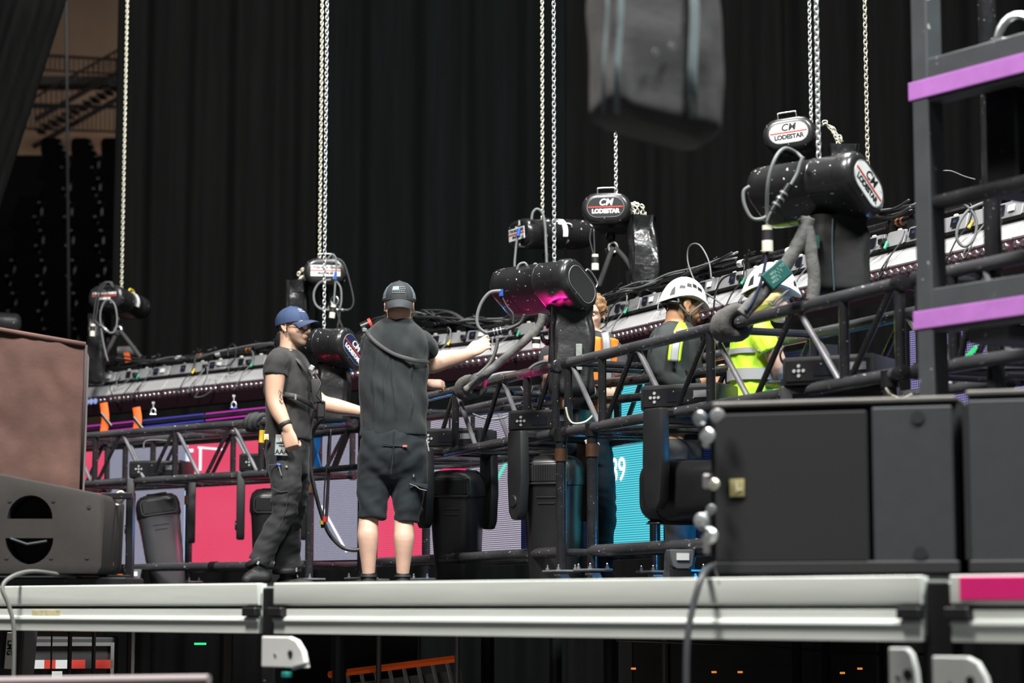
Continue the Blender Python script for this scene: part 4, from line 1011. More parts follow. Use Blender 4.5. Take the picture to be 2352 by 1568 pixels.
# the pipe
for lab, x0, x1 in (('long black pipe carrying the battens on the left, orange tape bands', -60, 1250), ('long black pipe carrying the battens on the right, orange tape bands', 1250, 2460)):
    off = .06; z = CZ + 2.135
    a, b = NB(x0, z, off), NB(x1, z, off)
    rz = math.atan2((b - a).y, (b - a).x); L = (b - a).length
    t = thing('batten_pipe', lab, 'pipe', a, (0, 0, rz), 'batten pipes')
    MB().tube((0, 0, 0), (L, 0, 0), .022, n=14).build('pipe', M_tube, t)
    r = random.Random(int(x1)); s = .35
    while s < L - .2:
        k = r.choice('oowcb')
        if k == 'o':
            for q in range(r.choice((1, 2))): MB().tube((s + q*.045, 0, 0), (s + .018 + q*.045, 0, 0), .0232, n=14).build('orange_band', mat('rust_orange_tape', (.33, .10, .03), .6), t)
        elif k == 'w': MB().tube((s, 0, 0), (s + .06, 0, 0), .0235, n=14).build('label_band', M_white, t)
        elif k == 'c': MB().tube((s, 0, 0), (s + .09, 0, 0), .029, n=14).build('pipe_coupler', M_plastic, t)
        else:
            MB().box((s, 0, .02), (.05, .06, .06)).tube((s - .02, -.02, .04), (s + .03, .01, .085), .008).tube((s + .02, -.02, .03), (s + .06, -.03, .07), .007).build('pipe_clamp', M_blk, t, bevel=.003)
        s += r.uniform(.22, .42)
# cables running along the pipe
def bundle(label, pts, d, n, r=.008, spread=.03, seed=0, m=None):
    rnd = random.Random(seed); t = thing('cable_bundle', label, 'cables', (0, 0, 0), group='cable bundles on the pipe')
    base = [P(x, y, d if not callable(d) else d(x)) for x, y in pts]
    for i in range(n):
        q = [p + V((rnd.uniform(-.03, .03), rnd.uniform(-spread, spread), rnd.uniform(-spread, spread))) for p in base]
        MB().path(spline(q, 5), r * rnd.uniform(.75, 1.2), 6).build('cable', (m or M_rub) if rnd.random() < .65 else M_grub, t, smooth=180)
    return t
rb = lambda x: dbt(x) - .02
bundle('bundle of black cables looping over the pipe at far left', [(196, 848), (225, 832), (270, 822), (330, 828), (400, 826), (450, 822)], rb, 4, .007, .025, 1)
bundle('black cables running along the pipe left of the navy cap man', [(440, 820), (520, 806), (590, 795), (650, 782), (700, 770)], rb, 2, .006, .02, 2)
bundle('cable bundle fanning out behind the shoulder of the man in shorts', [(800, 790), (832, 765), (868, 738), (905, 725), (960, 726), (1010, 732)], rb, 9, .0075, .045, 3)
bundle('cable bundle lying on the pipe above the reaching forearm', [(975, 726), (1030, 728), (1090, 742), (1150, 735), (1200, 722), (1250, 712)], rb, 9, .0075, .045, 4)
bundle('cables along the pipe below the white lettered hoist', [(1370, 688), (1420, 668), (1480, 655), (1540, 635), (1610, 612), (1690, 588)], rb, 5, .0075, .025, 5)
bundle('cables along the pipe below the nearest hoist', [(1860, 520), (1920, 505), (1980, 500), (2040, 490), (2100, 470)], rb, 5, .0075, .03, 6)
def loop(label, pts, d, r=.005, m=None): return cable(label, [P(x, y, d(x) - .2 if callable(d) else d) for x, y in pts], r, m or M_rub, 7, 6, 'cable_loop', 'cable', 'loose cable loops')
loop('thin cable loop standing above the pipe left of the first white helmet', [(1660, 700), (1632, 680), (1604, 660), (1582, 610), (1580, 575), (1592, 560), (1610, 566), (1628, 600), (1634, 640)], rb, .0055, M_grub)
loop('cable hanging between the two white helmets', [(1690, 626), (1660, 640), (1644, 670), (1640, 700), (1636, 720), (1615, 735)], rb, .006)
loop('cable loop hanging in front of the batten beside the curly haired worker', [(1452, 668), (1420, 690), (1400, 715), (1392, 745), (1375, 755), (1366, 740)], rb, .0045)
loop('oval cable loop hanging inside the steel tower', [(2195, 465), (2222, 475), (2242, 505), (2238, 545), (2215, 566), (2198, 548), (2202, 515), (2225, 482), (2260, 465)], lambda x: 11.6, .008, M_grub)
loop('thin wire bowed above the pipe inside the steel tower', [(2145, 396), (2180, 392), (2215, 405), (2240, 412)], lambda x: 11.6, .0035, M_grub)
loop('small cable loop standing above the pipe left of the navy cap man', [(524, 818), (524, 800), (534, 790), (542, 800), (538, 826), (520, 840), (490, 838)], rb, .005)
loop('cable loop hanging from the batten left of the navy cap man', [(476, 842), (474, 870), (452, 905), (448, 912), (470, 908), (492, 890), (496, 870)], rb, .0045, M_grub)
loop('long cable crossing the silver batten beside the brown canvas', [(320, 864), (300, 885), (284, 905), (274, 924), (262, 912), (252, 890), (262, 880), (278, 868)], rb, .0045)
loop('thick grey cable bowed above the middle truss chord', [(1215, 848), (1232, 836), (1258, 830), (1290, 838)], lambda x: dtr(1250) + .3, .010, M_grub)
loop('grey cables lying along the middle truss chord behind the sling', [(1110, 870), (1150, 858), (1200, 855), (1235, 860)], lambda x: dtr(1150) + .35, .011, M_grub)
loop('second grey cable along the middle truss chord', [(1105, 880), (1160, 872), (1220, 868)], lambda x: dtr(1150) + .38, .010, M_grub)
loop('curved grey cable standing up beside the reaching hand', [(1143, 778), (1140, 800), (1128, 830), (1110, 850), (1095, 862)], lambda x: 13.2 - .05 + .2, .011, M_grub)
# thick cable hanging between the men
cm = cable('thick black cable hanging in a deep loop between the two men', [P(x, y, 14.6) for x, y in ((748, 958), (728, 975), (716, 1005), (712, 1060), (722, 1120), (738, 1180), (756, 1225), (784, 1255), (810, 1263), (836, 1260))], .0135, mat('thick_black_cable', (.03, .03, .031), .42), 10)
tt = thing('thin_cable_drop', 'thin cable with red and yellow plugs hanging beside the thick loop between the men', 'cable')
MB().path(spline([P(x, y, 14.5) for x, y in ((760, 985), (756, 1040), (748, 1090), (744, 1150), (742, 1195))], 5), .005).build('cable', M_rub, tt, smooth=180)
MB().tube(P(747, 1186, 14.48), P(746, 1198, 14.48), .017).build('red_plug', M_red, tt); MB().tube(P(739, 1196, 14.48), P(739, 1204, 14.48), .014).build('yellow_plug', M_yellow, tt); MB().tube(P(742, 1200, 14.5), P(743, 1212, 14.5), .016).build('plug_body', M_blk, tt)
tt = thing('cable_connector', 'black cable connector with a red ring behind the shoulder of the man in shorts', 'connector')
MB().tube(P(830, 752, 14.9), P(852, 743, 14.9), .034, n=14).build('connector_body', M_blk, tt); MB().tube(P(848, 744, 14.88), P(854, 741, 14.88), .036, n=14).build('red_ring', M_red, tt)
# small cable loops inside the truss
for i, (pts, lb) in enumerate(((((1196, 888), (1205, 905), (1206, 930), (1215, 938)), 'thin wire drooping inside the middle truss, left one'), (((1225, 888), (1218, 910), (1222, 935), (1232, 945)), 'thin wire drooping inside the middle truss, right one'),
                               (((1085, 950), (1120, 962), (1160, 958), (1183, 940)), 'grey cable sagging through the middle truss under the sling'), (((1300, 935), (1306, 960), (1318, 972), (1345, 968), (1365, 950)), 'pale safety wire looped under the corner of the right truss'),
                               (((330, 1030), (332, 1015), (350, 1010), (395, 1012)), 'grey cable hooped inside the left truss'), (((1800, 795), (1792, 815), (1800, 835), (1815, 838)), 'dark cable loop at the elbow of the blonde worker'), (((2035, 890), (2045, 905), (2070, 915), (2095, 905)), 'pale safety wire hanging below the right truss end'), (((1345, 1010), (1352, 1024), (1366, 1026), (1376, 1018)), 'white safety wire looped round a leg post under the right truss'))):
    dd = dtr(pts[0][0]) + (.3 if i not in (3, 6, 7) else -.05)
    cable(lb, [P(x, y, dd) for x, y in pts], .006 if i != 7 else .008, M_grub if i not in (3, 6, 7) else M_cream, 7, 6, 'cable_loop', 'cable', 'small cable loops in the truss')

# ------------------------------------------------------------------ LED wall behind the truss
def led_mat(name, col, lo, hi, pitch=.0135, rows=.5, dark=(.02, .02, .05)):
    m = bpy.data.materials.new(name); m.use_nodes = True; nt = m.node_tree; Nn = nt.nodes; L = nt.links; b = Nn['Principled BSDF']
    b.inputs['Base Color'].default_value = (.012, .012, .014, 1); b.inputs['Roughness'].default_value = .5
    tc = Nn.new('ShaderNodeTexCoord'); sp = Nn.new('ShaderNodeSeparateXYZ'); L.new(tc.outputs['Object'], sp.inputs[0])
    def wave(o, pitch=pitch):
        a = Nn.new('ShaderNodeMath'); a.operation = 'MULTIPLY'; a.inputs[1].default_value = 2*PI/pitch; L.new(o, a.inputs[0])
        s = Nn.new('ShaderNodeMath'); s.operation = 'SINE'; L.new(a.outputs[0], s.inputs[0])
        r = Nn.new('ShaderNodeMapRange'); r.inputs[1].default_value = -.5; r.inputs[2].default_value = .4; L.new(s.outputs[0], r.inputs[0]); return r.outputs[0]
    wx, wz = wave(sp.outputs[0], pitch*1.25), wave(sp.outputs[2])
    mx = Nn.new('ShaderNodeMapRange'); mx.inputs[3].default_value = rows; mx.inputs[4].default_value = 1; L.new(wx, mx.inputs[0])
    mu = Nn.new('ShaderNodeMath'); mu.operation = 'MULTIPLY'; L.new(mx.outputs[0], mu.inputs[0]); L.new(wz, mu.inputs[1])
    ra = Nn.new('ShaderNodeMapRange'); ra.inputs[3].default_value = lo; ra.inputs[4].default_value = hi; L.new(mu.outputs[0], ra.inputs[0])
    b.inputs['Emission Color'].default_value = (*col, 1); L.new(ra.outputs[0], b.inputs['Emission Strength'])
    return m
LPK = led_mat('pink_led', (1.0, .085, .19), .40, .98, rows=.75)
LVI = led_mat('violet_white_led', (.62, .62, .82), .12, .92, rows=.12)
LWH = led_mat('grey_white_led', (.80, .74, .92), .10, .85, rows=.2)
LCY = led_mat('cyan_led', (.10, .72, .86), .36, .95, rows=.85)
LBL = led_mat('deep_blue_led', (.02, .10, .50), .02, .10)
LPU = led_mat('purple_dot_led', (.50, .42, 1.0), .04, .9, pitch=.0105, rows=.05)
def ds(x): return dtr(x) + 1.55
Z0, Z1 = CZ + .365, CZ + 1.33
M_lpf = mat('led_panel_case', (.012, .012, .013), .5)
def led_panel(px0, px1, m, label, za=Z0, zb=Z1, border=None):
    a = P(px0, 1200, ds(px0)); b = P(px1, 1200, ds(px1)); a.z = b.z = za; L = (b - a).length; h = zb - za
    t = thing('led_panel', label, 'screen', a, (0, 0, math.atan2((b - a).y, (b - a).x)), 'LED wall panels')
    MB().box((L/2, .05, h/2), (L - .004, .07, h + .02)).build('panel_case', M_lpf, t)
    MB().box((L/2, .01, h/2), (L - .008, .014, h)).build('led_face', m, t)
    if border: MB().box((.012, .0, h/2), (.02, .012, h)).build('bright_edge', emis('blue_white_edge', (.45, .65, 1.0), 1.0), t)
    return t, L, h
def stext(t, s, x, z, size, col, bold=.003): 
    ob('lettering', text_mesh(s, size, .001, bold=bold), col, t, (x, -.003, z), (PI/2, 0, 0))
E_W = emis('white_led_print', (.95, .90, .95), 1.0)
led_panel(95, 238, LPK, 'pink LED wall panel just right of the brown canvas')
t, L, h = led_panel(238, 424, LVI, 'violet LED wall panel behind the tilted moving light at left')
t, L, h = led_panel(424, 572, LPK, 'pink LED wall panel showing a white 51, left of the navy cap man', border=True)
stext(t, '51', .115, h - .135, .26, E_W); stext(t, '51', .10, h - .275, .12, E_W)
MB().box((.30, -.002, h - .04), (.30, .008, .018), Matrix.Rotation(.1, 3, 'Y')).build('screen_line', E_W, t)
led_panel(572, 688, LPK, 'pink LED wall panel behind the legs of the navy cap man')
t, L, h = led_panel(688, 832, LVI, 'violet LED wall panel with a white slanting line between the two men')
x0 = .13; MB().box((L*.56, -.002, .24), (.46, .008, .016), Matrix.Rotation(.90, 3, 'Y')).build('screen_line', E_W, t)
led_panel(832, 980, LPK, 'pink LED wall panel behind the bare legs of the man in shorts')
t, L, h = led_panel(980, 1195, LWH, 'grey white LED wall panel with a mint line, right of the shorts')
MB().box((L*.72, -.002, h*.44), (.55, .008, .022), Matrix.Rotation(-.62, 3, 'Y')).build('screen_line', emis('mint_led_print', (.12, .85, .62), .8), t)
led_panel(1195, 1372, LBL, 'dark blue LED wall panel behind the middle moving light')
t, L, h = led_panel(1372, 1522, LCY, 'cyan LED wall panel showing a white 89 below the right truss', za=Z0 + .01)
stext(t, '89', .27, h*.455, .20, E_W, .002)
led_panel(1522, 1900, LBL, 'dark blue LED wall panel behind the horizontal moving light')
t, L, h = led_panel(2096, 2400, LPU, 'purple dotted LED wall panel seen through the steel tower', zb=Z1 + .0)
MB().box((L*.42, -.004, h*.80), (.26, .008, .02), Matrix.Rotation(-.5, 3, 'Y')).build('screen_line', emis('green_led_print', (.05, .8, .25), .8), t)

# ------------------------------------------------------------------ moving lights
M_mh = mat('moving_light_shell', (.014, .014, .015), .34, 0, var=.12, bump=.04, bscale=300)
M_mhg = mat('lit_shell_and_trim_grey', (.045, .046, .050), .38, 0, var=.12)  # lighter tone stands in for light on the first head; also trim
mh = {}
mh['base'] = MB().box((0, 0, 0), (.44, .30, .13)).mesh('base', bevel=.018, seg=2)
mh['panel'] = MB().box((0, -.152, 0), (.40, .006, .095)).mesh('control_panel', bevel=.003)
mh['disp'] = MB().box((-.02, -.156, .0), (.09, .004, .05)).mesh('display')
mh['btn'] = MB().tube((0, 0, 0), (0, -.006, 0), .008, n=10).mesh('button')
mh['plate'] = MB().box((.13, -.156, .01), (.10, .004, .035)).mesh('connector_plate')
mh['bracket'] = MB().box((0, 0, -.085), (.50, .14, .05)).mesh('yoke_bridge', bevel=.012)
def arm(sx):
    o = [(.070, -.06), (-.070, -.06), (-.078, -.34), (-.06, -.52), (-.03, -.565), (.03, -.565), (.06, -.52), (.075, -.34)]
    return MB().prism(o, sx - .03, sx + .03, Matrix(((0, 0, 1), (1, 0, 0), (0, 1, 0))).to_4x4()).mesh('yoke_arm', bevel=.014, seg=2)
mh['armL'] = arm(-.235); mh['armR'] = arm(.235)
mh['knob'] = MB().tube((-.275, 0, -.46), (-.26, 0, -.46), .035, n=16).mesh('tilt_cap', bevel=.004)
def rr(w, z, r=.09): return [V((x, y, z)) for x, y in rrect(w, w*.96, min(r, w*.45), 5)]
mh['shell'] = MB().loft([rr(w, z) for w, z in ((.325, .095), (.315, .07), (.305, -.02), (.29, -.20), (.27, -.38), (.262, -.45))]).mesh('head_shell', smooth=50)
mh['cap'] = MB().loft([rr(w, z) for w, z in ((.332, .098), (.338, .115), (.335, .19), (.31, .235), (.25, .262), (.15, .272))]).mesh('rear_cap', smooth=50)
mh['ring'] = MB().loft([rr(w, z) for w, z in ((.266, -.445), (.272, -.45), (.268, -.475), (.235, -.482))]).mesh('front_ring', smooth=40)
mh['lens'] = MB().lathe([(.10, -.481), (.09, -.488), (.05, -.494), (.001, -.496)], 20).mesh('front_lens')
fb = MB()
for k in range(17): fb.box((-.11 + k*.0137, -.163, .165), (.005, .012, .085))
mh['fins'] = fb.mesh('vent_fins', smooth=0)
mh['vent'] = MB().box((0, -.158, .165), (.25, .012, .10)).mesh('vent_recess', bevel=.006)
mh['trim'] = MB().path([V((x, -.166, z)) for x, z in rrect(.27, .115, .03, 4)], .0035, 6, closed=True).mesh('vent_trim')
for v in mh['trim'].vertices: v.co.z += .165
mh['band'] = MB().box((0, -.152, .03), (.12, .008, .004)).box((0, -.150, -.005), (.10, .008, .004)).mesh('panel_line')
mh['grip'] = MB().box((0, -.06, .268), (.16, .03, .02)).mesh('top_strip', bevel=.006)
def mover(label, px, dz=1.06, yaw=0, tilt=0, d=None, shell=None, strip=None, pan=0, hpan=None):
    dd = d or dtr(px) + .29; p = P(px, 1050, dd); p.z = CZ + dz
    t = thing('moving_light', label, 'stage light', p, (0, 0, yaw), 'moving lights in the truss')
    b = ob('base', mh['base'], M_plastic, t); cp = ob('control_panel', mh['panel'], M_blk, t)
    ob('display', mh['disp'], M_disp, cp); ob('connector_plate', mh['plate'], M_brace, cp)
    for bx, bz in ((0, .022), (0, -.022), (.022, 0), (-.022, 0), (0, 0)): ob('button', mh['btn'], M_silver, cp, (-.135 + bx, -.154, bz))
    br = ob('yoke_bridge', mh['bracket'], M_plastic, t, rot=(0, 0, pan))
    for k in ('armL', 'armR'): ob('yoke_arm', mh[k], M_plastic, t, rot=(0, 0, pan))
    ob('tilt_cap', mh['knob'], M_plastic, t, rot=(0, 0, pan))
    R = (Matrix.Rotation(pan if hpan is None else hpan, 3, 'Z') @ Matrix.Rotation(tilt, 3, 'X')).to_euler()
    sh = shell or M_mh; hd = ob('head_shell', mh['shell'], sh, t, (0, 0, -.46), R)
    ob('rear_cap', mh['cap'], M_mh, t, (0, 0, -.46), R)
    for k, m in (('ring', M_mh), ('lens', mat('dark_lens_glass', (.02, .02, .025), .05)), ('fins', M_mh), ('vent', M_matte), ('trim', M_mhg), ('band', M_mhg)): ob(mh[k].name, mh[k], m, hd)
    ob('top_strip', mh['grip'], strip or M_blk, hd)
    return t
E_P = emis('pink_glow_strip', (1, .03, .18), .7)  # pink emission for the strip on top of one head
mover('moving light with a tilted barrel head toned as if lit, left of the pink 51 panel', 372, yaw=-.15, tilt=0, pan=.30, shell=M_mhg)
kids(bpy.data.objects['moving_light'])
for c in kids(bpy.data.objects['moving_light']):
    if c.name.startswith(('head_shell', 'rear_cap')): c.rotation_euler = (Matrix.Rotation(math.radians(-9), 3, 'Y') @ Matrix.Rotation(.35, 3, 'Z')).to_euler()
mover('moving light mostly hidden behind the navy cap man', 628, yaw=-.2, tilt=.1, pan=.3)
mover('moving light with hanging black head just right of the shorts', 1050, yaw=-.35, tilt=.08, pan=.9, hpan=.1, strip=E_P)
mover('moving light with ribbed vent behind the leg post of the middle truss', 1270, yaw=-.4, tilt=.04, pan=.95, hpan=.12, strip=M_mhg)
t5 = mover('moving light whose head lies horizontal beside the right foreground speaker', 1590, yaw=-.5, tilt=PI/2, pan=-.45 - PI/2, dz=1.05)
mover('moving light whose base sits in the truss before the blonde worker', 1932, yaw=-.5, tilt=.1, pan=.3, dz=1.05)
# floor fixtures standing on the stage floor
for px, py, lb in ((306, 1322, 'small clear floor lamp with a white sticker beside the left dolly wheels'), (1568, 1285, 'small clear floor lamp with a white sticker beside the right speaker')):
    d = dtr(px) - .15; t = thing('floor_lamp', lb, 'lamp', P(px, py, d), (0, 0, .2), 'small floor lamps')
    s = 1/300*1.0
    MB().loft([[V((x, y0, z)) for x, z in ((-.065, .05), (.065, .05), (.05, -.03), (.03, -.045), (-.03, -.045), (-.05, -.03))] for y0 in (0, .08)]).build('lamp_body', mat('smoky_clear_plastic', (.16, .17, .18), .2, .3), t, bevel=.004)
    MB().box((0, -.004, .015), (.062, .008, .034)).build('sticker', M_white, t)
    z = t.location.z - .045 - DECK
    MB().box((0, .04, -.045 - z/2), (.09, .07, z)).build('lamp_foot', M_blk, t)
# dark rear rails with magenta strips, orange straps and shackles at left
for y0, y1, lb, dz in ((990, 952, 'upper black rail under the left battens', 0), (1008, 968, 'lower black rail under the left battens', 0)):
    a, b = P(180, y0, dtr(180) + 1.1), P(720, y1 - 18, dtr(720) + 1.1)
    t = thing('rear_rail', lb, 'rail', group='rear rails under the battens'); MB().path([a, b], .035, 4).build('rail', M_blk, t)
    up_ = V((0, -.045, .03 if y0 == 990 else .036))
    MB().path([a + up_, a.lerp(b, .27) + up_], .006, 6).build('magenta_strip', emis('magenta_strip', (.55, .02, .45), .8), t); MB().path([a.lerp(b, .3) + up_, a.lerp(b, .56) + up_], .006, 6).build('blue_strip', emis('indigo_strip', (.06, .06, .55), .7), t)
    MB().path([a.lerp(b, .57) + up_, b + up_], .006, 6).build('magenta_strip', MATS['magenta_strip'], t)
for i, (px, y0, y1, lb) in enumerate(((242, 925, 1000, 'left orange ratchet strap under the battens'), (317, 935, 995, 'right orange ratchet strap under the battens'))):
    d = dtr(px) + .9; t = thing('ratchet_strap', lb, 'strap', group='orange straps')
    MB().path(spline([P(px - 4, y0, d), P(px, (y0 + y1)/2, d), P(px - 5, y1, d)], 4), .032, 8, flat=.25, up=V((0, 1, 0))).build('webbing', M_orange, t)
    MB().path([P(px - 10, y0 + 22, d - .02), P(px + 14, y0 + 52, d - .02)], .012).build('ratchet_bar', M_blk, t)
for px, y, lb in ((296, 812, 'orange flight case corner behind the far left sling'),):
    t = thing('orange_strap_reel', 'orange strap roll with a grey drum behind the far left sling', 'strap', P(px - 10, y, dtr(px) + 3.0)); MB().tube((-.06, 0, .02), (.10, 0, .03), .045, n=12).build('drum', M_brace, t); MB().box((.03, -.02, -.03), (.05, .04, .16), Matrix.Rotation(-.2, 3, 'Y')).build('orange_band', M_orange, t)
for px, y, lb in ((352, 945, 'small steel shackle hanging below the batten at left'), (537, 930, 'small steel shackle with blue pin left of the navy cap man'), (2200, 640, 'small steel shackle hanging inside the tower')):
    t = thing('hanging_shackle', lb, 'shackle', P(px, y, (dtr(px) + 1.0) if px < 2000 else 11.4), group='small steel shackles')
    t.scale = (.72, .72, .72)
    MB().path([V((.026*math.cos(a*PI/8), 0, .036*math.sin(a*PI/8))) for a in range(16)], .008, 8, closed=True).build('bow', M_zinc, t); MB().tube((-.035, 0, -.03), (.035, 0, -.03), .010).build('pin', M_blue if px == 537 else M_steel, t)
    MB().tube((0, 0, .03), (0, 0, .10), .008).build('eye', M_zinc, t); MB().box((0, 0, .10), (.03, .02, .025)).build('swivel', M_zinc, t)
# rear stage truss tubes seen through the front truss
for x0, x1, y0, y1, r, lb in ((1250, 1760, 895, 840, .028, 'rear black tube behind the right truss, upper'), (1330, 1800, 925, 880, .024, 'rear black tube behind the right truss, lower'), (985, 1290, 960, 925, .022, 'rear black tube behind the middle truss'), (985, 1240, 905, 890, .018, 'thin black tube behind the man in shorts')):
    tag(MB().tube(P(x0, y0, dtr(x0) + .95), P(x1, y1, dtr(x1) + .95), r, n=12).build('rear_tube', M_tube), lb, 'pipe')
# ------------------------------------------------------------------ people
def sup(w, d, n=28, e=2.4):
    o = []
    for i in range(n):
        a = 2*PI*i/n; c, s = math.cos(a), math.sin(a)
        o.append((w * math.copysign(abs(c)**(2/e), c), d * math.copysign(abs(s)**(2/e), s)))
    return o
def crv(tab, k=5):
    """smooth interpolation of tuples"""
    out = []; n = len(tab)
    for i in range(n - 1):
        a, b, c, d = tab[max(i-1, 0)], tab[i], tab[i+1], tab[min(i+2, n-1)]
        for j in range(k):
            t = j / k
            out.append(tuple(.5*((2*q) + (r-p)*t + (2*p-5*q+4*r-s)*t*t + (3*q-p-3*r+s)*t**3) for p, q, r, s in zip(a, b, c, d)))
    out.append(tuple(tab[-1])); return out
def torso(mb, rings, yaw=0.0, e=2.4, k=4):
    """rings of (x, y, z, half width, half depth); width runs along the yawed x axis"""
    c, s = math.cos(yaw), math.sin(yaw); R = []
    for x, y, z, w, d in crv(rings, k):
        R.append([V((x + c*u - s*v, y + s*u + c*v, z)) for u, v in sup(w, d, 28, e)])
    return mb.loft(R)
def limb(mb, pts, rad, k=4, n=14, caps=(True, True), flat=1.0, up=None):
    t = crv([(*p, r) for p, r in zip(pts, rad)], k); P_ = [V(q[:3]) for q in t]; r_ = [max(q[3], .002) for q in t]
    a0 = (P_[0] - P_[1]).normalized(); a1 = (P_[-1] - P_[-2]).normalized()
    pre = [(P_[0] + a0*r_[0]*math.sin(a), r_[0]*math.cos(a)) for a in (1.45, 1.0, .5)] if caps[0] else []
    post = [(P_[-1] + a1*r_[-1]*math.sin(a), r_[-1]*math.cos(a)) for a in (.5, 1.0, 1.45)] if caps[1] else []
    pts2 = [p for p, _ in pre] + P_ + [p for p, _ in post]; rr2 = [r for _, r in pre] + r_ + [r for _, r in post]
    return mb.path(pts2, rr2, n, flat=flat, up=up)
def ell(mb, c, r, M=None, n=16, m=10):
    rings = []
    for j in range(1, m):
        a = -PI/2 + PI*j/m
        rings.append([V((c[0] + r[0]*math.cos(a)*math.cos(2*PI*i/n), c[1] + r[1]*math.cos(a)*math.sin(2*PI*i/n), c[2] + r[2]*math.sin(a))) for i in range(n)])
    if M is not None: rings = [[M @ p for p in q] for q in rings]
    return mb.loft(rings)
def remesh(mb, voxel, smooth=4, disp=None):
    me = bpy.data.meshes.new('raw'); me.from_pydata(mb.v, [], mb.f)
    bm = bmesh.new(); bm.from_mesh(me); bmesh.ops.recalc_face_normals(bm, faces=bm.faces); bm.to_mesh(me); bm.free()
    o = bpy.data.objects.new('raw', me); COL.objects.link(o)
    r = o.modifiers.new('r', 'REMESH'); r.mode = 'VOXEL'; r.voxel_size = voxel
    if smooth:
        s = o.modifiers.new('s', 'SMOOTH'); s.factor = .5; s.iterations = smooth
    dg = bpy.context.evaluated_depsgraph_get(); dg.update()
    out = bpy.data.meshes.new_from_object(o.evaluated_get(dg)); bpy.data.objects.remove(o); bpy.data.meshes.remove(me)
    if disp:
        nn = [v.normal.copy() for v in out.vertices]
        for v, n_ in zip(out.vertices, nn): v.co = v.co + n_ * disp(v.co, n_)
    out.polygons.foreach_set('use_smooth', [True]*len(out.polygons)); out.update()
    return out
def skin_mat(name, col, stub):
    m = mat(name, col, .5, 0, var=.08, vscale=14, spec=.35, sss=.06); nt = m.node_tree; b = nt.nodes['Principled BSDF']
    at = nt.nodes.new('ShaderNodeAttribute'); at.attribute_name = 'stub'
    mx = nt.nodes.new('ShaderNodeMix'); mx.data_type = 'RGBA'; src = b.inputs['Base Color'].links[0].from_socket
    nt.links.new(src, mx.inputs[6]); mx.inputs[7].default_value = (*stub, 1); nt.links.new(at.outputs['Fac'], mx.inputs[0]); nt.links.new(mx.outputs[2], b.inputs['Base Color'])
    return m
def headM(c, yaw, pitch=0.0, roll=0.0, s=1.0):
    return Matrix.Translation(c) @ Matrix.Rotation(yaw, 4, 'Z') @ Matrix.Rotation(pitch, 4, 'Y') @ Matrix.Rotation(roll, 4, 'X') @ Matrix.Scale(s, 4)
def head(mb, M, neck_to, nr=.058, jaw=1.0, nose=1.0):
    ell(mb, (-.010, 0, .030), (.098, .077, .086), M)
    prof = [(.060, .088, -.05, .068), (.030, .098, -.05, .070), (.010, .090, -.045, .069), (-.010, .089, -.04, .068), (-.035, .091, -.03, .065), (-.055, .093, -.02, .058*jaw), (-.075, .088, -.01, .050*jaw), (-.095, .092, .010, .038*jaw), (-.112, .086, .03, .022*jaw)]
    R = []
    for z, f, bk, w in crv(prof, 3): R.append([M @ V(((f + bk)/2 + u, v, z)) for u, v in sup((f - bk)/2, w, 24, 2.3)])
    mb.loft(R)
    limb(mb, [M @ V(p) for p in ((.088, 0, .020), (.102*nose, 0, -.004), (.114*nose, 0, -.026), (.098, 0, -.036))], [.008, .0105, .0135, .011], 3, 10)
    for sy in (1, -1):
        limb(mb, [M @ V(p) for p in ((.097, sy*.012, .026), (.090, sy*.040, .028), (.070, sy*.060, .018))], [.009, .011, .008], 3, 8)
        limb(mb, [M @ V(p) for p in ((.100, sy*.010, -.032), (.096, sy*.016, -.034))], [.008, .006], 2, 8)
        ell(mb, (.070, sy*.040, -.022), (.022, .022, .018), M)
        E = M @ Matrix.Translation((-.010, sy*.078, -.004)) @ Matrix.Rotation(sy*.35, 4, 'Z') @ Matrix.Rotation(-.15, 4, 'Y')
        pts = [E @ V(p) for p in ((.012, 0, .012), (.002, sy*.006, .030), (-.016, sy*.010, .026), (-.020, sy*.010, .004), (-.010, sy*.006, -.018), (.004, 0, -.030), (.008, 0, -.022))]
        limb(mb, pts, [.006, .006, .0065, .0065, .006, .008, .006], 3, 8)
        ell(mb, (-.004, 0, 0), (.014, .006, .024), E)
    for z, r in ((-.054, .0065), (-.065, .0075)):
        limb(mb, [M @ V(p) for p in ((.084, .024, z), (.094, .010, z + .001), (.0955, 0, z), (.094, -.010, z + .001), (.084, -.024, z))], [.004, r, r, r, .004], 2, 8)
    a = M @ V((-.028, 0, -.04)); limb(mb, [a, a.lerp(neck_to, .5), neck_to], [nr, nr*.98, nr*1.12], 3, 18)
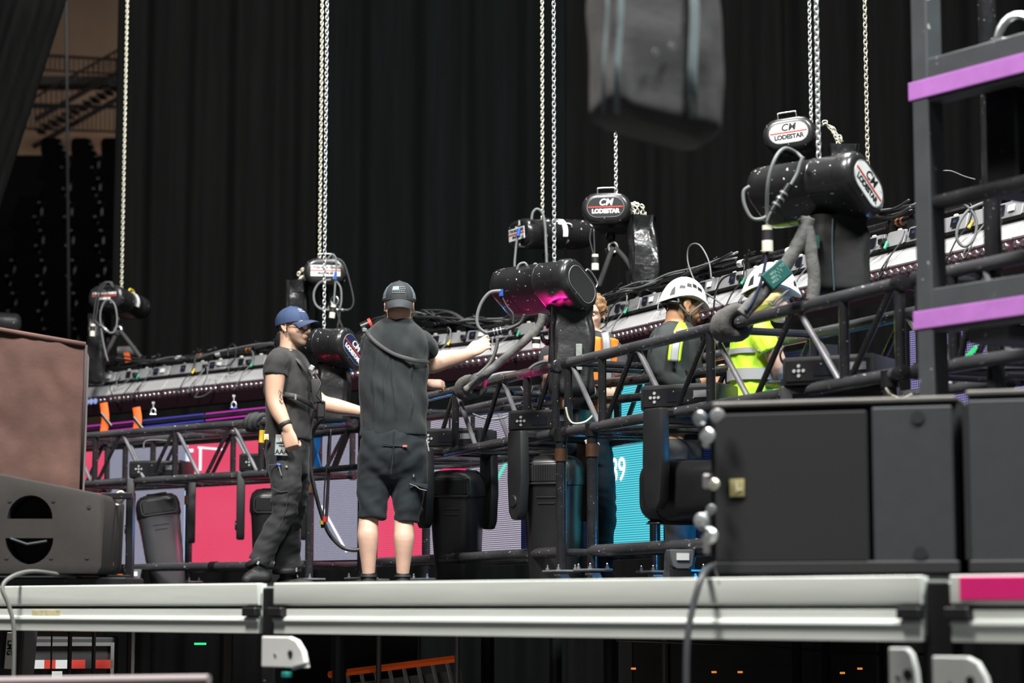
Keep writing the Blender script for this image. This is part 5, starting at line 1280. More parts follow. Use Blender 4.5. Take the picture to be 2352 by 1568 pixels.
def hand(mb, w, d, nrm, side=1, curl=(.3, .3, .3, .3), s=1.0, thumb=.6, tc=.3):
    d = d.normalized(); nrm = (nrm - d*nrm.dot(d)).normalized(); u = d.cross(nrm).normalized() * side
    R = []
    for f, hw, th in crv([(-.02, .029, .021), (.01, .031, .020), (.04, .040, .018), (.075, .043, .015), (.098, .040, .012)], 3):
        R.append([w + d*f*s + u*x*s + nrm*y*s for x, y in sup(hw, th, 18, 2.6)])
    mb.loft(R)
    for i, (ln, cu) in enumerate(zip((.074, .083, .077, .060), curl)):
        p = w + d*.088*s + u*(.031 - .0207*i)*s; a = 0.0; pts = [p - d*.02*s, p]
        spread = (.10, .03, -.03, -.10)[i]
        for q, fr in enumerate((.46, .30, .24)):
            a += cu * (1.0 if q else .8)
            dr = (d*math.cos(a) - nrm*math.sin(a) + u*spread).normalized(); p = p + dr*ln*fr*s; pts.append(p)
        limb(mb, pts, [.0105*s, .0102*s, .0092*s, .0086*s, .0072*s], 3, 8)
    p = w + d*.022*s + u*.030*s; dr = (d*.62 + u*thumb - nrm*.35).normalized(); p1 = p + dr*.042*s
    dr2 = (dr*math.cos(tc) - u*math.sin(tc)*.7 - nrm*math.sin(tc)*.5 + d*.2).normalized(); p2 = p1 + dr2*.034*s; p3 = p2 + dr2*.024*s
    limb(mb, [p - d*.01*s, p1, p2, p3], [.014*s, .0118*s, .0105*s, .008*s], 3, 9)
def cloth_noise(amp, sx_, sz, seed, amp2=0.0, sz2=20, mask=None):
    def f(p, n):
        a = noise.noise(V((p.x*sx_ + seed, p.y*sx_, p.z*sz + p.x*2))); b = noise.noise(V((p.x*sx_*2.2, p.y*sx_*2.2 + seed, p.z*sz2 + p.x*9)))
        k = mask(p) if mask else 1.0
        return (amp*(abs(a)*1.6 - .5) + amp2*b) * k
    return f
class Person:
    def __init__(s, name, label, px, d, group=None):
        s.loc = P(px, 1340, d); s.loc.z = DECK; s.d = d
        s.root = thing(name, label, 'person', s.loc, group=group); s.b = MB()
    def p(s, x, y, dy=0.0): return P(x, y, s.d + dy) - s.loc
    def ring(s, x, y, w, dep, dy=0.0):
        q = s.p(x, y, dy); return (q.x, q.y, q.z, w / F * s.d, dep)
    def part(s, name, mb, m, voxel=.009, smooth=3, disp=None, parent=None, label=None):
        o = ob(name, remesh(mb, voxel, smooth, disp), m, parent or s.root)
        if label: o['label'] = label
        return o
    def finish(s, m, voxel, M=None, beard=None, buzz=None):
        me = remesh(s.b, voxel, 3); o = ob('body', me, m, s.root)
        at = me.attributes.new('stub', 'FLOAT', 'POINT')
        if M is not None:
            Mi = M.inverted(); vals = []
            for v in me.vertices:
                q = Mi @ v.co; k = 0.0
                if -.15 < q.z < .13 and q.length < .2:
                    if beard:
                        lo = q.z + .035 - .10*max(0, .03 - q.x)
                        inb = q.x > -.01 and q.z < (-.028 if q.x < .075 else -.040) and q.z > -.14 and q.x > .0 + (.0 if q.z > -.09 else .015)
                        lip = q.x > .085 and -.070 < q.z < -.048 and abs(q.y) < .022
                        if inb and not lip: k = beard * min(1, max(0, (-.028 - q.z) / .02))
                    if buzz and q.z > -.055 and q.x < (.0 + max(0, q.z)*.9) and not (abs(q.y) > .076): k = max(k, buzz * min(1, max(0, (q.z + .055)/.03)))
                vals.append(k)
            at.data.foreach_set('value', vals)
        return o
M_eye = mat('eye_white', (.7, .68, .66), .2); M_iris = mat('dark_iris', (.03, .018, .01), .2)
def eyes(root, M):
    for sy in (1, -1):
        e = ob('eye', ell(MB(), (.0825, sy*.032, .004), (.0105, .0125, .0085), M).mesh('eye', smooth=180), M_eye, root)
        ob('iris', ell(MB(), (.0895, sy*.032, .004), (.005, .0055, .0055), M, 10, 6).mesh('iris', smooth=180), M_iris, e)
def brows(root, M, m):
    for sy in (1, -1): limb(MB(), [M @ V(p) for p in ((.104, sy*.014, .029), (.099, sy*.036, .034), (.082, sy*.058, .026))], [.003, .0045, .002], 3, 6).build('eyebrow', m, root, smooth=180)
def dome(M, rx, ry, rz, z0=0.0, n=32, m=10, front=1.0, th=.004):
    """hollow-looking crown: outer shell closed underneath"""
    R = []
    for j in range(m + 1):
        a = (PI/2) * j / m * .97
        R.append([M @ V((rx*math.cos(a)*math.cos(2*PI*i/n)*(front if math.cos(2*PI*i/n) > 0 else 1), ry*math.cos(a)*math.sin(2*PI*i/n), z0 + rz*math.sin(a))) for i in range(n)])
    return R
def cap(root, M, m, m2, label, visor_len=.085, vdrop=.03, dz=.030, sc=1.0, arch=.030):
    mb = MB(); R = dome(M, .108*sc, .087*sc, .100*sc, dz, front=1.0)
    mb.loft([[M @ (V((0, 0, dz + .012)) + ((M.inverted() @ p) - V((0, 0, dz)))*.9) for p in R[0]]] + [[p - M.to_3x3().normalized() @ V((0, 0, .012)) for p in R[0]]] + R)
    c = mb.build('cap', m, root, smooth=60); c['label'] = label
    # seams and button
    for k in range(6):
        a = k * PI / 3 + PI/6
        MB().path([M @ V((.1085*sc*math.cos(t)*math.cos(a), .0875*sc*math.cos(t)*math.sin(a), dz + .1005*sc*math.sin(t))) for t in [i*.15 for i in range(11)]], .0012, 5).build('seam', m2, c, smooth=180)
    ell(MB(), (0, 0, dz + .101*sc), (.008, .008, .005), M, 10, 6).build('button', m, c, smooth=180)
    # visor
    vb = MB(); rings = []
    for i in range(13):
        t = -1 + 2*i/12; a = t*1.05
        x0, y0 = .100*sc*math.cos(a), .082*sc*math.sin(a)
        ln = visor_len * (1 - .55*abs(t)**2.2); x1 = x0 + ln; y1 = y0*1.02
        zb = dz - .006; z1 = zb - vdrop - arch*t*t
        za = zb - .012*t*t
        rings.append([M @ V(q) for q in ((x0, y0, za), ((x0 + x1)/2, y1, (za + z1)/2 + .006), (x1, y1, z1), (x1, y1, z1 - .004), ((x0 + x1)/2, y1, (za + z1)/2 + .002), (x0, y0, za - .004))])
    vb.loft(rings).build('visor', m2, c, smooth=40)
    return c
def helmet(root, M, lab):
    mw = mat('white_helmet_shell', (.72, .73, .76), .28, 0, coat=.2)
    mb = MB(); n = 40; R = []
    def edge(a):   # lower edge height round the rim
        return .012 - .020*math.cos(2*a) + (.004 if math.cos(a) > 0 else -.018)*abs(math.cos(a))
    for j in range(12):
        t = j / 11; r = []
        for i in range(n):
            a = 2*PI*i/n; z0 = edge(a); al = t*PI/2*.97
            flare = 1 + .05*max(0, 1 - t*6) + (.10*max(0, math.cos(a))**3)*max(0, 1 - t*5)
            r.append(M @ V((.135*math.cos(al)*math.cos(a)*flare, .108*math.cos(al)*math.sin(a)*flare, z0 + (.150 - z0)*math.sin(al))))
        R.append(r)
    inner = [[M @ ((M.inverted() @ p)*.94) for p in R[0]]]
    inner0 = [[M @ (V((0, 0, .05)) + ((M.inverted() @ p) - V((0, 0, .05)))*.80) for p in R[0]]]
    h = mb.loft(inner0 + inner + R).build('helmet', mw, root, smooth=60); h['label'] = lab
    md = mat('helmet_vent_black', (.012, .012, .014), .5)
    def on(a, al, off=.003): return M @ V((.135*math.cos(al)*math.cos(a)*(1 + off*7), .108*math.cos(al)*math.sin(a)*(1 + off*7), edge(a) + (.150 - edge(a))*math.sin(al)))
    for sd in (1, -1):
        for k, (a0, a1, l0, l1) in enumerate(((1.12, 1.36, .34, .54), (1.42, 1.62, .40, .64), (1.68, 1.90, .40, .64), (1.96, 2.22, .34, .52))):
            o_ = [on(sd*x, y) for x, y in ((a0, l0), (a1, l0 + .03), (a1, l1), (a0, l1 - .05))]; i_ = [M @ ((M.inverted() @ p)*.93) for p in o_]
            MB().loft([i_, o_]).build('vent', md, h)
        for a0, l0 in ((.62, .16), (2.45, .22)):
            o_ = [on(sd*x, y, .006) for x, y in ((a0 - .12, l0 - .10), (a0 + .12, l0 - .10), (a0 + .10, l0 + .14), (a0, l0 + .26), (a0 - .05, l0 + .14))]; i_ = [M @ ((M.inverted() @ p)*.93) for p in o_]
            MB().loft([i_, o_]).build('lamp_clip', md, h)
        MB().path(spline([M @ V(q) for q in ((.085, sd*.088, .02), (.04, sd*.090, -.03), (.015, sd*.080, -.075), (.045, sd*.045, -.125))], 5), .0065, 8, flat=.5).build('chin_strap', mat('grey_strap', (.10, .10, .10), .7), h, smooth=180)
        MB().path(spline([M @ V(q) for q in ((-.075, sd*.082, .0), (-.05, sd*.086, -.04), (.01, sd*.082, -.075))], 5), .0055, 8, flat=.5).build('nape_strap', MATS['grey_strap'], h, smooth=180)
    MB().path([M @ V((-.118*math.cos(t), .094*math.sin(t), -.022)) for t in [-1.1 + .2*i for i in range(12)]], .011, 8).build('headband', M_blk, h, smooth=180)
    return h
def band(P_, rings, yaw, m, name='reflective_band', grow=.006, parent=None):
    mb = MB(); torso(mb, [(x, y, z, w + grow, d + grow) for x, y, z, w, d in rings], yaw, 2.4, 3); return mb.build(name, m, parent or P_.root, smooth=60)

SK1 = skin_mat('light_skin', (.58, .36, .255), (.18, .13, .095)); SK2 = skin_mat('rosy_skin', (.62, .39, .29), (.27, .21, .16)); SK3 = skin_mat('tan_bearded_skin', (.45, .24, .135), (.03, .02, .014)); SK4 = skin_mat('fair_skin', (.58, .35, .255), (.45, .3, .2))
M_sh1 = mat('charcoal_tee', (.027, .026, .026), .9, 0, var=.12, vscale=10, bump=.1, bscale=150, sheen=.08)
M_sh2 = mat('faded_black_tee', (.0125, .0165, .0175), .9, 0, var=.14, vscale=8, bump=.1, bscale=150, sheen=.08)
M_short = mat('blue_black_shorts', (.008, .0125, .0165), .85, 0, var=.15, vscale=10, sheen=.06)
M_pant = mat('black_work_canvas', (.025, .025, .027), .82, 0, var=.2, vscale=9, sheen=.08, chips=.0)
M_boot = mat('black_leather', (.012, .012, .012), .6, 0, bump=.2)
M_web = mat('black_webbing', (.014, .014, .015), .6)
M_hv = mat('hi_vis_yellow', (.50, .82, .035), .6, 0, var=.06); M_refl = mat('grey_reflective_tape', (.36, .37, .38), .35, .2)
M_navy = mat('navy_cap_cotton', (.022, .043, .105), .8, 0, var=.1, bump=.1, bscale=120); M_navyd = mat('navy_visor', (.019, .036, .088), .75)
M_capf = mat('black_cap_front', (.022, .026, .028), .8, bump=.1, bscale=150); M_mesh = mat('slate_mesh', (.10, .135, .16), .8, 0, var=.3, vscale=160)

# ================= man in shorts, backwards cap
m2 = Person('person', 'man seen from behind in black tee, cargo shorts and backwards cap, reaching to cable', 905, 13.3)
p = m2.p
yaw2 = -.10
b = m2.b
M = headM(p(917, 702), PI/2 + .05, .06, 0, 1.06)
head(b, M, p(914, 752, -.01), .073, 1.15)
torso(b, [m2.ring(913, 748, 40, .080), m2.ring(911, 782, 62, .11), m2.ring(907, 850, 68, .12), m2.ring(903, 940, 68, .13), m2.ring(904, 1010, 68, .13), m2.ring(904, 1060, 60, .12)], yaw2)
RS, RE, RW = p(962, 772, .0), p(984, 836, .20), p(1078, 812, .34)
limb(b, [p(940, 790), p(958, 786, .01), p(974, 806, .10), RE, p(1020, 826, .26), p(1050, 820, .30), RW], [.045, .054, .060, .058, .059, .046, .034], 4, 16)
hand(b, RW + V((.004, 0, .002)), p(1113, 788, .36) - RW, V((.1, -.9, .35)), -1, (.22, .38, .50, .62), 1.05, .35, .5)
LS, LE, LW = p(850, 778, .02), p(905, 885, .40), p(978, 884, .42)
limb(b, [p(875, 790), p(862, 788, .02), p(868, 830, .2), LE, p(945, 886, .42), LW], [.045, .052, .056, .052, .044, .032], 4, 14)
hand(b, LW, V((1, .12, .05)), V((0, -.75, .6)), -1, (.95, 1.0, 1.1, 1.2), 1.02, .4, .6)
for hip, knee, calf, ank, toe in (((866, 1030), (848, 1180), (845, 1235), (847, 1325), (842, 1344)), ((942, 1030), (928, 1185), (928, 1240), (925, 1325), (934, 1344))):
    q = lambda xy, dy=0: p(xy[0], xy[1], dy)
    limb(b, [q(hip), q(((hip[0] + knee[0])/2, 1110)), q(knee, .01), q((calf[0], calf[1] - 18), -.01), q(calf, -.022), q(((calf[0] + ank[0])/2, 1285), -.01), q(ank, .0)], [.085, .078, .060, .060, .061, .046, .036], 4, 18)
    limb(b, [q(ank, .0) + V((0, -.03, -.03)), q(toe, .04), q(toe, .16) + V((0, 0, -.012))], [.032, .034, .026], 3, 10)
m2.finish(SK2, .0068, M, beard=.55, buzz=.35)
eyes(m2.root, M)
# beard fringe seen past the jaw
sb = MB()
limb(sb, [M @ V(q) for q in ((.02, .066, -.05), (.05, .058, -.085), (.080, .030, -.112), (.088, 0, -.120), (.080, -.030, -.112), (.05, -.058, -.085), (.02, -.066, -.05))], [.010, .017, .02, .021, .02, .017, .010], 4, 10)
m2.part('beard', sb, mat('grey_brown_beard', (.20, .15, .115), .9, var=.3, vscale=60), .006, 2, cloth_noise(.003, 60, 60, 3, .003, 90))
Mc = headM(p(917, 696), -PI/2 + .05, -.02, 0, 1.13)
cp = cap(m2.root, Mc, M_capf, M_capf, 'black cap worn backwards with slate mesh sides and a flag patch', .066, .052, .016, 1.0, .006)
for sy in (1, -1):       # mesh side panels
    R = [[Mc @ V((.1095*math.cos(al)*math.cos(a), .0885*math.cos(al)*math.sin(a)*1.004, .016 + .1012*math.sin(al))) for al in (0.0, .35, .7, 1.05)] for a in [sy*(.98 + .2*i) for i in range(7)]]
    Ri = [[Mc @ ((Mc.inverted() @ q)*.97) for q in r] for r in R]
    MB().loft([r + ri[::-1] for r, ri in zip(R, Ri)]).build('mesh_panel', M_mesh, cp, smooth=60)
def on_cap(a, al, k=1.012): return Mc @ V((.108*k*math.cos(al)*math.cos(a), .087*k*math.cos(al)*math.sin(a), .016 + .100*k*math.sin(al)))
def patch(a0, a1, l0, l1, m, name, k=1.012):
    o_ = [on_cap(*q, k) for q in ((a0, l0), (a1, l0), (a1, l1), (a0, l1))]; i_ = [on_cap(*q, k - .03) for q in ((a0, l0), (a1, l0), (a1, l1), (a0, l1))]
    return MB().loft([i_, o_]).build(name, m, cp)
patch(-.46, -.02, .40, .62, mat('flag_canton', (.20, .25, .27), .7), 'flag_canton', 1.035)
for k in range(4):
    l1 = .62 - k*.115
    for j in range(6 if k > 1 else 3):
        a0 = (.03 if k < 2 else -.46) + j*.14
        patch(a0, a0 + .10, l1 - .055, l1, mat('flag_stripe', (.13, .155, .165), .7), 'flag_stripe', 1.03)
# shirt
sh = MB()
torso(sh, [m2.ring(915, 731, 34, .075), m2.ring(914, 741, 45, .098), m2.ring(912, 756, 61, .124), m2.ring(910, 785, 75, .146), m2.ring(906, 830, 79, .156), m2.ring(903, 880, 80, .165), m2.ring(903, 930, 79.5, .17), m2.ring(905, 975, 77, .168), m2.ring(907, 1002, 76, .168)], yaw2)
limb(sh, [p(926, 772), p(958, 780, .0), p(970, 796, .06), p(976, 808, .10)], [.064, .076, .081, .080], 4, 18, (True, False))
limb(sh, [p(895, 772), p(857, 782, .01), p(862, 815, .12), p(872, 840, .2)], [.064, .076, .078, .075], 4, 18, (True, False))
def sh2fold(pt, n):
    x, z = pt.x, pt.z
    f = .0075*math.sin(26*x + 5*noise.noise(V((x*3, 0, z*2.2)))) * max(0, min(1, (1.55 - z)*2))
    g = noise.noise(V((x*10 + z*7, pt.y*6, z*6)))*.016 + noise.noise(V((x*24, pt.y*20, z*8)))*.005
    h = noise.noise(V((x*5, 2.2, z*16)))*.008 * max(0, min(1, (1.02 - z)*6))
    r = 0
    if n.y < -.2:
        zz = (pt.z - (m2.p(0, 960).z)) / .33
        if -.1 < zz < 1.1:
            for xa, xb in ((885, 892), (913, 904), (945, 950), (862, 866)):
                dx = x - (m2.p(xa + (xb - xa)*zz, 900).x + .006*math.sin(zz*7)); r += .013*math.exp(-(dx/.0075)**2)*min(1, (zz + .1)*4, (1.1 - zz)*4)
    return f + g + h + r
m2.part('tee_shirt', sh, M_sh2, .0062, 4, sh2fold)
MB().path([m2.p(915 + 31*math.cos(a), 732) + V((0, .076*math.sin(a), -.006 + .018*math.sin(a))) for a in [2*PI*i/24 for i in range(24)]], .008, 8, closed=True).build('collar', M_sh2, m2.root, smooth=180)
# shorts
so = MB()
torso(so, [m2.ring(905, 988, 73, .16), m2.ring(904, 1010, 76, .17), m2.ring(903, 1048, 77, .168), m2.ring(902, 1080, 75, .140), m2.ring(901, 1100, 68, .105), m2.ring(900, 1112, 50, .07)], yaw2)
limb(so, [p(866, 1040), p(862, 1080), p(858, 1130, .0), p(856, 1191, .0)], [.105, .108, .094, .080], 4, 20, (True, False))
limb(so, [p(941, 1040), p(940, 1080), p(938, 1130, .0), p(933, 1200, .0)], [.105, .108, .097, .075], 4, 20, (True, False))
def shortfold(pt, n):
    x, z = pt.x, pt.z
    return noise.noise(V((x*7 + z*5, pt.y*6, z*11 - abs(x)*9)))*.011 + noise.noise(V((x*16 - z*12, pt.y*14, z*20)))*.005
so_ = m2.part('cargo_shorts', so, M_short, .0085, 7, shortfold)
def backflat(P_, x, y, dy): return P_.p(x, y, dy)
MB().path(spline([p(878, 1018, -.178), p(905, 1023, -.182), p(938, 1026, -.178)], 4), .0035, 6).build('pocket_welt', M_short, so_)
MB().box(p(930, 1024, -.182), (.026, .008, .012)).build('red_label', mat('faded_red_label', (.5, .13, .10), .6), so_)['label'] = 'small red label tab'
MB().path(spline([p(905, 990, -.17), p(903, 1040, -.182), p(898, 1088, -.172)], 4), .003, 6).build('centre_seam', M_short, so_)
mbp = MB().loft([[p(x, y, dy) for x, y in ((940, 1108), (983, 1112), (982, 1124), (970, 1120), (955, 1116), (942, 1122))] for dy in (-.110, -.085)]).build('pocket_flap', M_short, so_, bevel=.003)
MB().path([p(x, y, -.113) for x, y in ((941, 1111), (955, 1116), (965, 1123), (980, 1126))], .0018, 5).build('flap_stitch', mat('pale_stitch', (.4, .38, .32), .7), so_)
MB().box(p(950, 1092, -.112), (.010, .006, .016)).build('zip_pull', M_steel, so_)
MB().tube(p(980, 1010, -.06), p(985, 1035, -.03), .004).build('white_cord', M_white, so_)
# strap across the back
st = MB().path(spline([p(833, 752, -.07), p(846, 768, -.128), p(862, 785, -.150), p(884, 801, -.162), p(910, 815, -.178), p(938, 824, -.182), p(960, 829, -.165), p(976, 830, -.12), p(985, 830, -.06)], 6), .0125, 8, flat=.2, up=V((0, -1, .12))).build('chest_strap', mat('grey_black_strap', (.020, .021, .022), .6), m2.root, smooth=180)
MB().box(p(838, 758, -.105), (.028, .02, .022)).build('strap_buckle', M_brace, st, bevel=.003)
for ax_, sx_ in ((847, -1), (925, 1)):
    MB().path([p(ax_ + 17*math.cos(a), 1324, 0) + V((0, .046*math.sin(a), 0)) for a in [2*PI*i/16 for i in range(16)]], .008, 8, closed=True).build('sock', M_web, m2.root, smooth=180)
    sb = MB(); q0 = p(ax_, 1340); limb(sb, [q0 + V((0, -.07, -.015)), q0 + V((sx_*.004, .05, -.01)), q0 + V((sx_*.02, .17, -.022))], [.044, .046, .034], 4, 14); limb(sb, [q0 + V((0, 0, .045)), q0 + V((0, 0, 0))], [.044, .046], 2, 14)
    for v in sb.v: v.z = max(v.z, .012)
    s_ = m2.part('shoe', sb, M_boot, .008, 2)
    MB().loft([[q0 + V((x*1.0, y + .05, -q0.z + z)) for x, y in sup(.050, .145, 20, 2.6)] for z in (.0, .022)]).build('sole', M_matte, s_)

# ================= man in trousers, navy cap
m1 = Person('person', 'man in profile wearing navy cap, glasses, charcoal tee and black work trousers', 655, 14.2)
p = m1.p; b = m1.b
yaw1 = -.50                      # he faces right, a little to the camera
M = headM(p(674, 752), yaw1, .04, 0, 1.02)
head(b, M, p(663, 812, .02), .060, 1.0, 1.03)
ty = PI/2 - .25                  # torso width axis runs away from the camera
def tr(x, y, w, dep, dy=.02): q = p(x, y, dy); return (q.x, q.y, q.z, w, dep / F * m1.d)
torso(b, [tr(663, 806, .11, 24), tr(660, 830, .16, 36), tr(660, 880, .15, 44), tr(662, 950, .135, 42), tr(662, 1010, .135, 40), tr(660, 1060, .12, 38)], ty)
RS, RE, RW = p(640, 828, -.17), p(630, 915, -.20), p(661, 985, -.24)
limb(b, [p(648, 822, -.10), RS, p(632, 870, -.19), RE, p(640, 945, -.215), p(652, 968, -.235), RW], [.055, .062, .062, .053, .052, .041, .033], 4, 16)
hand(b, RW + V((0, 0, -.005)), p(672, 1030, -.25) - RW, V((-.35, -.9, .1)), 1, (1.15, 1.25, 1.3, 1.35), 1.14, .25, 1.1)
LS, LE, LW = p(672, 832, .20), p(735, 922, .24), p(832, 946, .20)
limb(b, [p(665, 822, .12), LS, p(705, 885, .23), LE, p(775, 934, .235), p(805, 940, .22), LW], [.055, .060, .056, .052, .051, .041, .033], 4, 16)
hand(b, LW, p(880, 950, .16) - LW, V((.1, -.2, 1)), 1, (.4, .45, .5, .5), 1.05)
limb(b, [p(650, 1020, -.06), p(655, 1110, -.07), p(648, 1185, -.06), p(612, 1250, -.04), p(592, 1310, -.03)], [.075, .07, .052, .05, .04], 4, 14)
limb(b, [p(672, 1020, .12), p(680, 1110, .12), p(676, 1190, .12), p(668, 1260, .12), p(660, 1320, .12)], [.075, .07, .052, .05, .04], 4, 14)
m1.finish(SK1, .0058, M, beard=.65, buzz=.6)
eyes(m1.root, M); brows(m1.root, M, mat('dark_brow', (.03, .02, .015), .8))
lm = mat('lip_colour', (.50, .20, .16), .45)
MB().path(spline([M @ V(q) for q in ((.086, .022, -.061), (.098, .009, -.0585), (.1005, 0, -.0595), (.098, -.009, -.0585), (.086, -.022, -.061))], 3), .0055, 8).build('lips', lm, m1.root, smooth=180)
Mc = headM(p(672, 749), yaw1 + .04, -.14, 0, 1.02)
cp = cap(m1.root, Mc, M_navy, M_navyd, 'faded navy baseball cap', .082, .020, .022, 1.03)
for k in range(2):
    MB().path([Mc @ V((.1115*math.cos(al)*math.cos(a), .0895*math.cos(al)*math.sin(a), .022 + .1035*math.sin(al))) for a, al in [(-.55 + .09*i, .72 - .16*k - .012*i) for i in range(7 if k else 5)]], .003, 6).build('embroidery', M_txtw, cp, smooth=180)
# glasses
gl = MB().path([M @ V((.1135 - .35*max(0, abs(y) - .030), y, z)) for y, z in [(-.034 + .0235*math.cos(a), .000 + .0195*math.sin(a)) for a in [2*PI*i/20 for i in range(20)]]], .0022, 6, closed=True).build('glasses', mat('dark_glasses_frame', (.025, .024, .028), .25), m1.root, smooth=180)
MB().path([M @ V((.1135 - .35*max(0, abs(y) - .030), y, z)) for y, z in [(.034 + .0235*math.cos(a), .000 + .0195*math.sin(a)) for a in [2*PI*i/20 for i in range(20)]]], .0022, 6, closed=True).build('lens_rim', MATS['dark_glasses_frame'], gl, smooth=180)
MB().path([M @ V(q) for q in ((.1135, -.011, .003), (.117, 0, .006), (.1135, .011, .003))], .002, 6).build('bridge', MATS['dark_glasses_frame'], gl)
for sy in (1, -1):
    MB().path([M @ V(q) for q in ((.104, sy*.058, .004), (.06, sy*.076, .007), (0, sy*.083, .010), (-.012, sy*.084, .004))], .0022, 6).build('temple', MATS['dark_glasses_frame'], gl)
    MB().loft([[M @ V((.1125 + dx - .35*max(0, abs(sy*.034 + .0225*math.cos(a)) - .030), sy*.034 + .0225*math.cos(a), .0185*math.sin(a))) for a in [2*PI*i/16 for i in range(16)]] for dx in (0, .001)]).build('lens', mat('grey_tinted_lens', (.25, .25, .28), .05, trans=.9), gl)
# tee
sh = MB()
torso(sh, [tr(664, 803, .085, 25), tr(662, 812, .13, 34), tr(660, 826, .185, 44), tr(661, 850, .195, 50), tr(664, 885, .185, 54), tr(665, 930, .168, 53), tr(664, 975, .165, 50), tr(664, 1010, .165, 48)], ty)
limb(sh, [p(650, 822, -.08), p(640, 828, -.165), p(635, 846, -.18), p(633, 862, -.185)], [.072, .078, .076, .0755], 4, 18, (True, False))
limb(sh, [p(668, 824, .1), p(674, 834, .19), p(690, 862, .215)], [.07, .075, .072], 4, 16, (True, False))
def sh1fold(pt, n):
    x, z = pt.x, pt.z
    return noise.noise(V((x*9 + z*8, pt.y*9, z*7)))*.008 + noise.noise(V((x*22 - z*14, pt.y*18, z*12)))*.004 + .004*math.sin(40*z + 8*x + 3*noise.noise(pt*4)) * max(0, min(1, (1.15 - z)*4))
ts = m1.part('tee_shirt', sh, M_sh1, .008, 3, sh1fold)
MB().path([p(665, 806, .02) + V((.072*math.cos(a)*1.0, .085*math.sin(a), -.02*math.cos(a))) for a in [2*PI*i/24 for i in range(24)]], .0075, 8, closed=True).build('collar', M_sh1, ts, smooth=180)
# trousers
so = MB()
torso(so, [tr(661, 992, .155, 46), tr(660, 1020, .165, 49), tr(660, 1060, .165, 46), tr(660, 1090, .15, 44)], ty)
limb(so, [p(650, 1040, -.07), p(655, 1080, -.08), p(658, 1130, -.08), p(650, 1180, -.07), p(630, 1220, -.055), p(608, 1262, -.045), p(592, 1292, -.04)], [.10, .103, .092, .080, .076, .070, .066], 4, 20, (True, False))
limb(so, [p(670, 1040, .10), p(676, 1090, .12), p(675, 1150, .12), p(667, 1200, .12), p(663, 1250, .12), p(659, 1318, .12)], [.10, .10, .088, .075, .078, .086], 4, 20, (True, False))
def pantfold(pt, n):
    x, z = pt.x, pt.z
    k = .5 + 1.2*math.exp(-((z - .50)/.16)**2) + .9*max(0, (.28 - z)*3)
    return k*(noise.noise(V((x*8 + z*9, pt.y*8, z*15)))*.009 + noise.noise(V((x*18 - z*20, pt.y*16, z*28)))*.0045)
tr_ = m1.part('work_trousers', so, M_pant, .008, 3, pantfold)
nq = p(640, 1090, -.165)
MB().path(spline([p(661, 1050, -.182), p(662, 1110, -.180), p(658, 1160, -.165), p(640, 1215, -.135)], 5), .0022, 6).build('side_seam', mat('grey_seam', (.05, .05, .052), .8), tr_)
MB().path([p(x, y, -.18) for x, y in ((617, 1068), (640, 1066), (661, 1071))], .003, 6).build('pocket_edge', MATS['grey_seam'], tr_)
MB().path([p(x, y, -.175) for x, y in ((624, 1120), (645, 1130), (660, 1128))], .003, 6).build('pocket_edge', MATS['grey_seam'], tr_)
for q0, w, rr, nm in ((p(590, 1288, -.04), .068, -.6, 1), (p(659, 1312, .12), .088, 0, 2)):
    MB().path([q0 + V((w*math.cos(a), w*math.sin(a), (.03*math.cos(a) if nm == 1 else 0))) for a in [2*PI*i/20 for i in range(20)]], .006, 8, closed=True, flat=3.0, up=V((0, 0, 1))).build('ankle_cuff', M_web, tr_, smooth=180)
MB().box(p(593, 1292, -.115), (.013, .006, .022), Matrix.Rotation(.4, 3, 'Y')).build('reflective_tab', M_refl, tr_)
MB().box(p(681, 1308, .03), (.010, .006, .026)).build('reflective_tab', M_refl, tr_)
# laminate, patch, tools on the hip
MB().box((0, 0, 0), (.082, .004, .130), Matrix.Rotation(.04, 3, 'Y')).build('laminate_pass', mat('grey_laminate', (.33, .35, .35), .3), m1.root, bevel=.003, loc=p(647, 1022, -.205))
lp = [c for c in COL.objects if c.name.startswith('laminate_pass')][0]; lp['label'] = 'grey laminate pass reading AAA'
for s_, sz, z in (('AAA', .040, -.042), ('OBSESSION', .0135, .012), ('TOUR', .013, -.006)): ob('lettering', text_mesh(s_, sz, .0005, bold=.001), M_ink, lp, (0, -.0028, z), (PI/2, 0, 0))
MB().box((0, -.0026, .034), (.02, .002, .02)).build('pass_photo', M_white, lp)
pt_ = MB().box(p(612, 1003, -.155), (.028, .008, .036)).build('pocket_patch', M_white, tr_); MB().box(p(612, 1005, -.160), (.016, .004, .018)).build('patch_mark', M_yellow, pt_)
MB().tube(p(603, 988, -.08), p(601, 1018, -.08), .020, n=12).build('tape_measure', M_yellow, m1.root, bevel=.004)['label'] = 'yellow tape measure on the belt'
pl = MB().tube(p(640, 1070, -.195), p(646, 1092, -.195), .006).build('pliers', M_steel, m1.root); MB().tube(p(636, 1066, -.195), p(644, 1068, -.195), .010).build('blue_grip', M_blue, pl)
MB().tube(p(658, 1071, -.186), p(658, 1071, -.192), .008, n=10).build('rivet', M_brass, tr_)
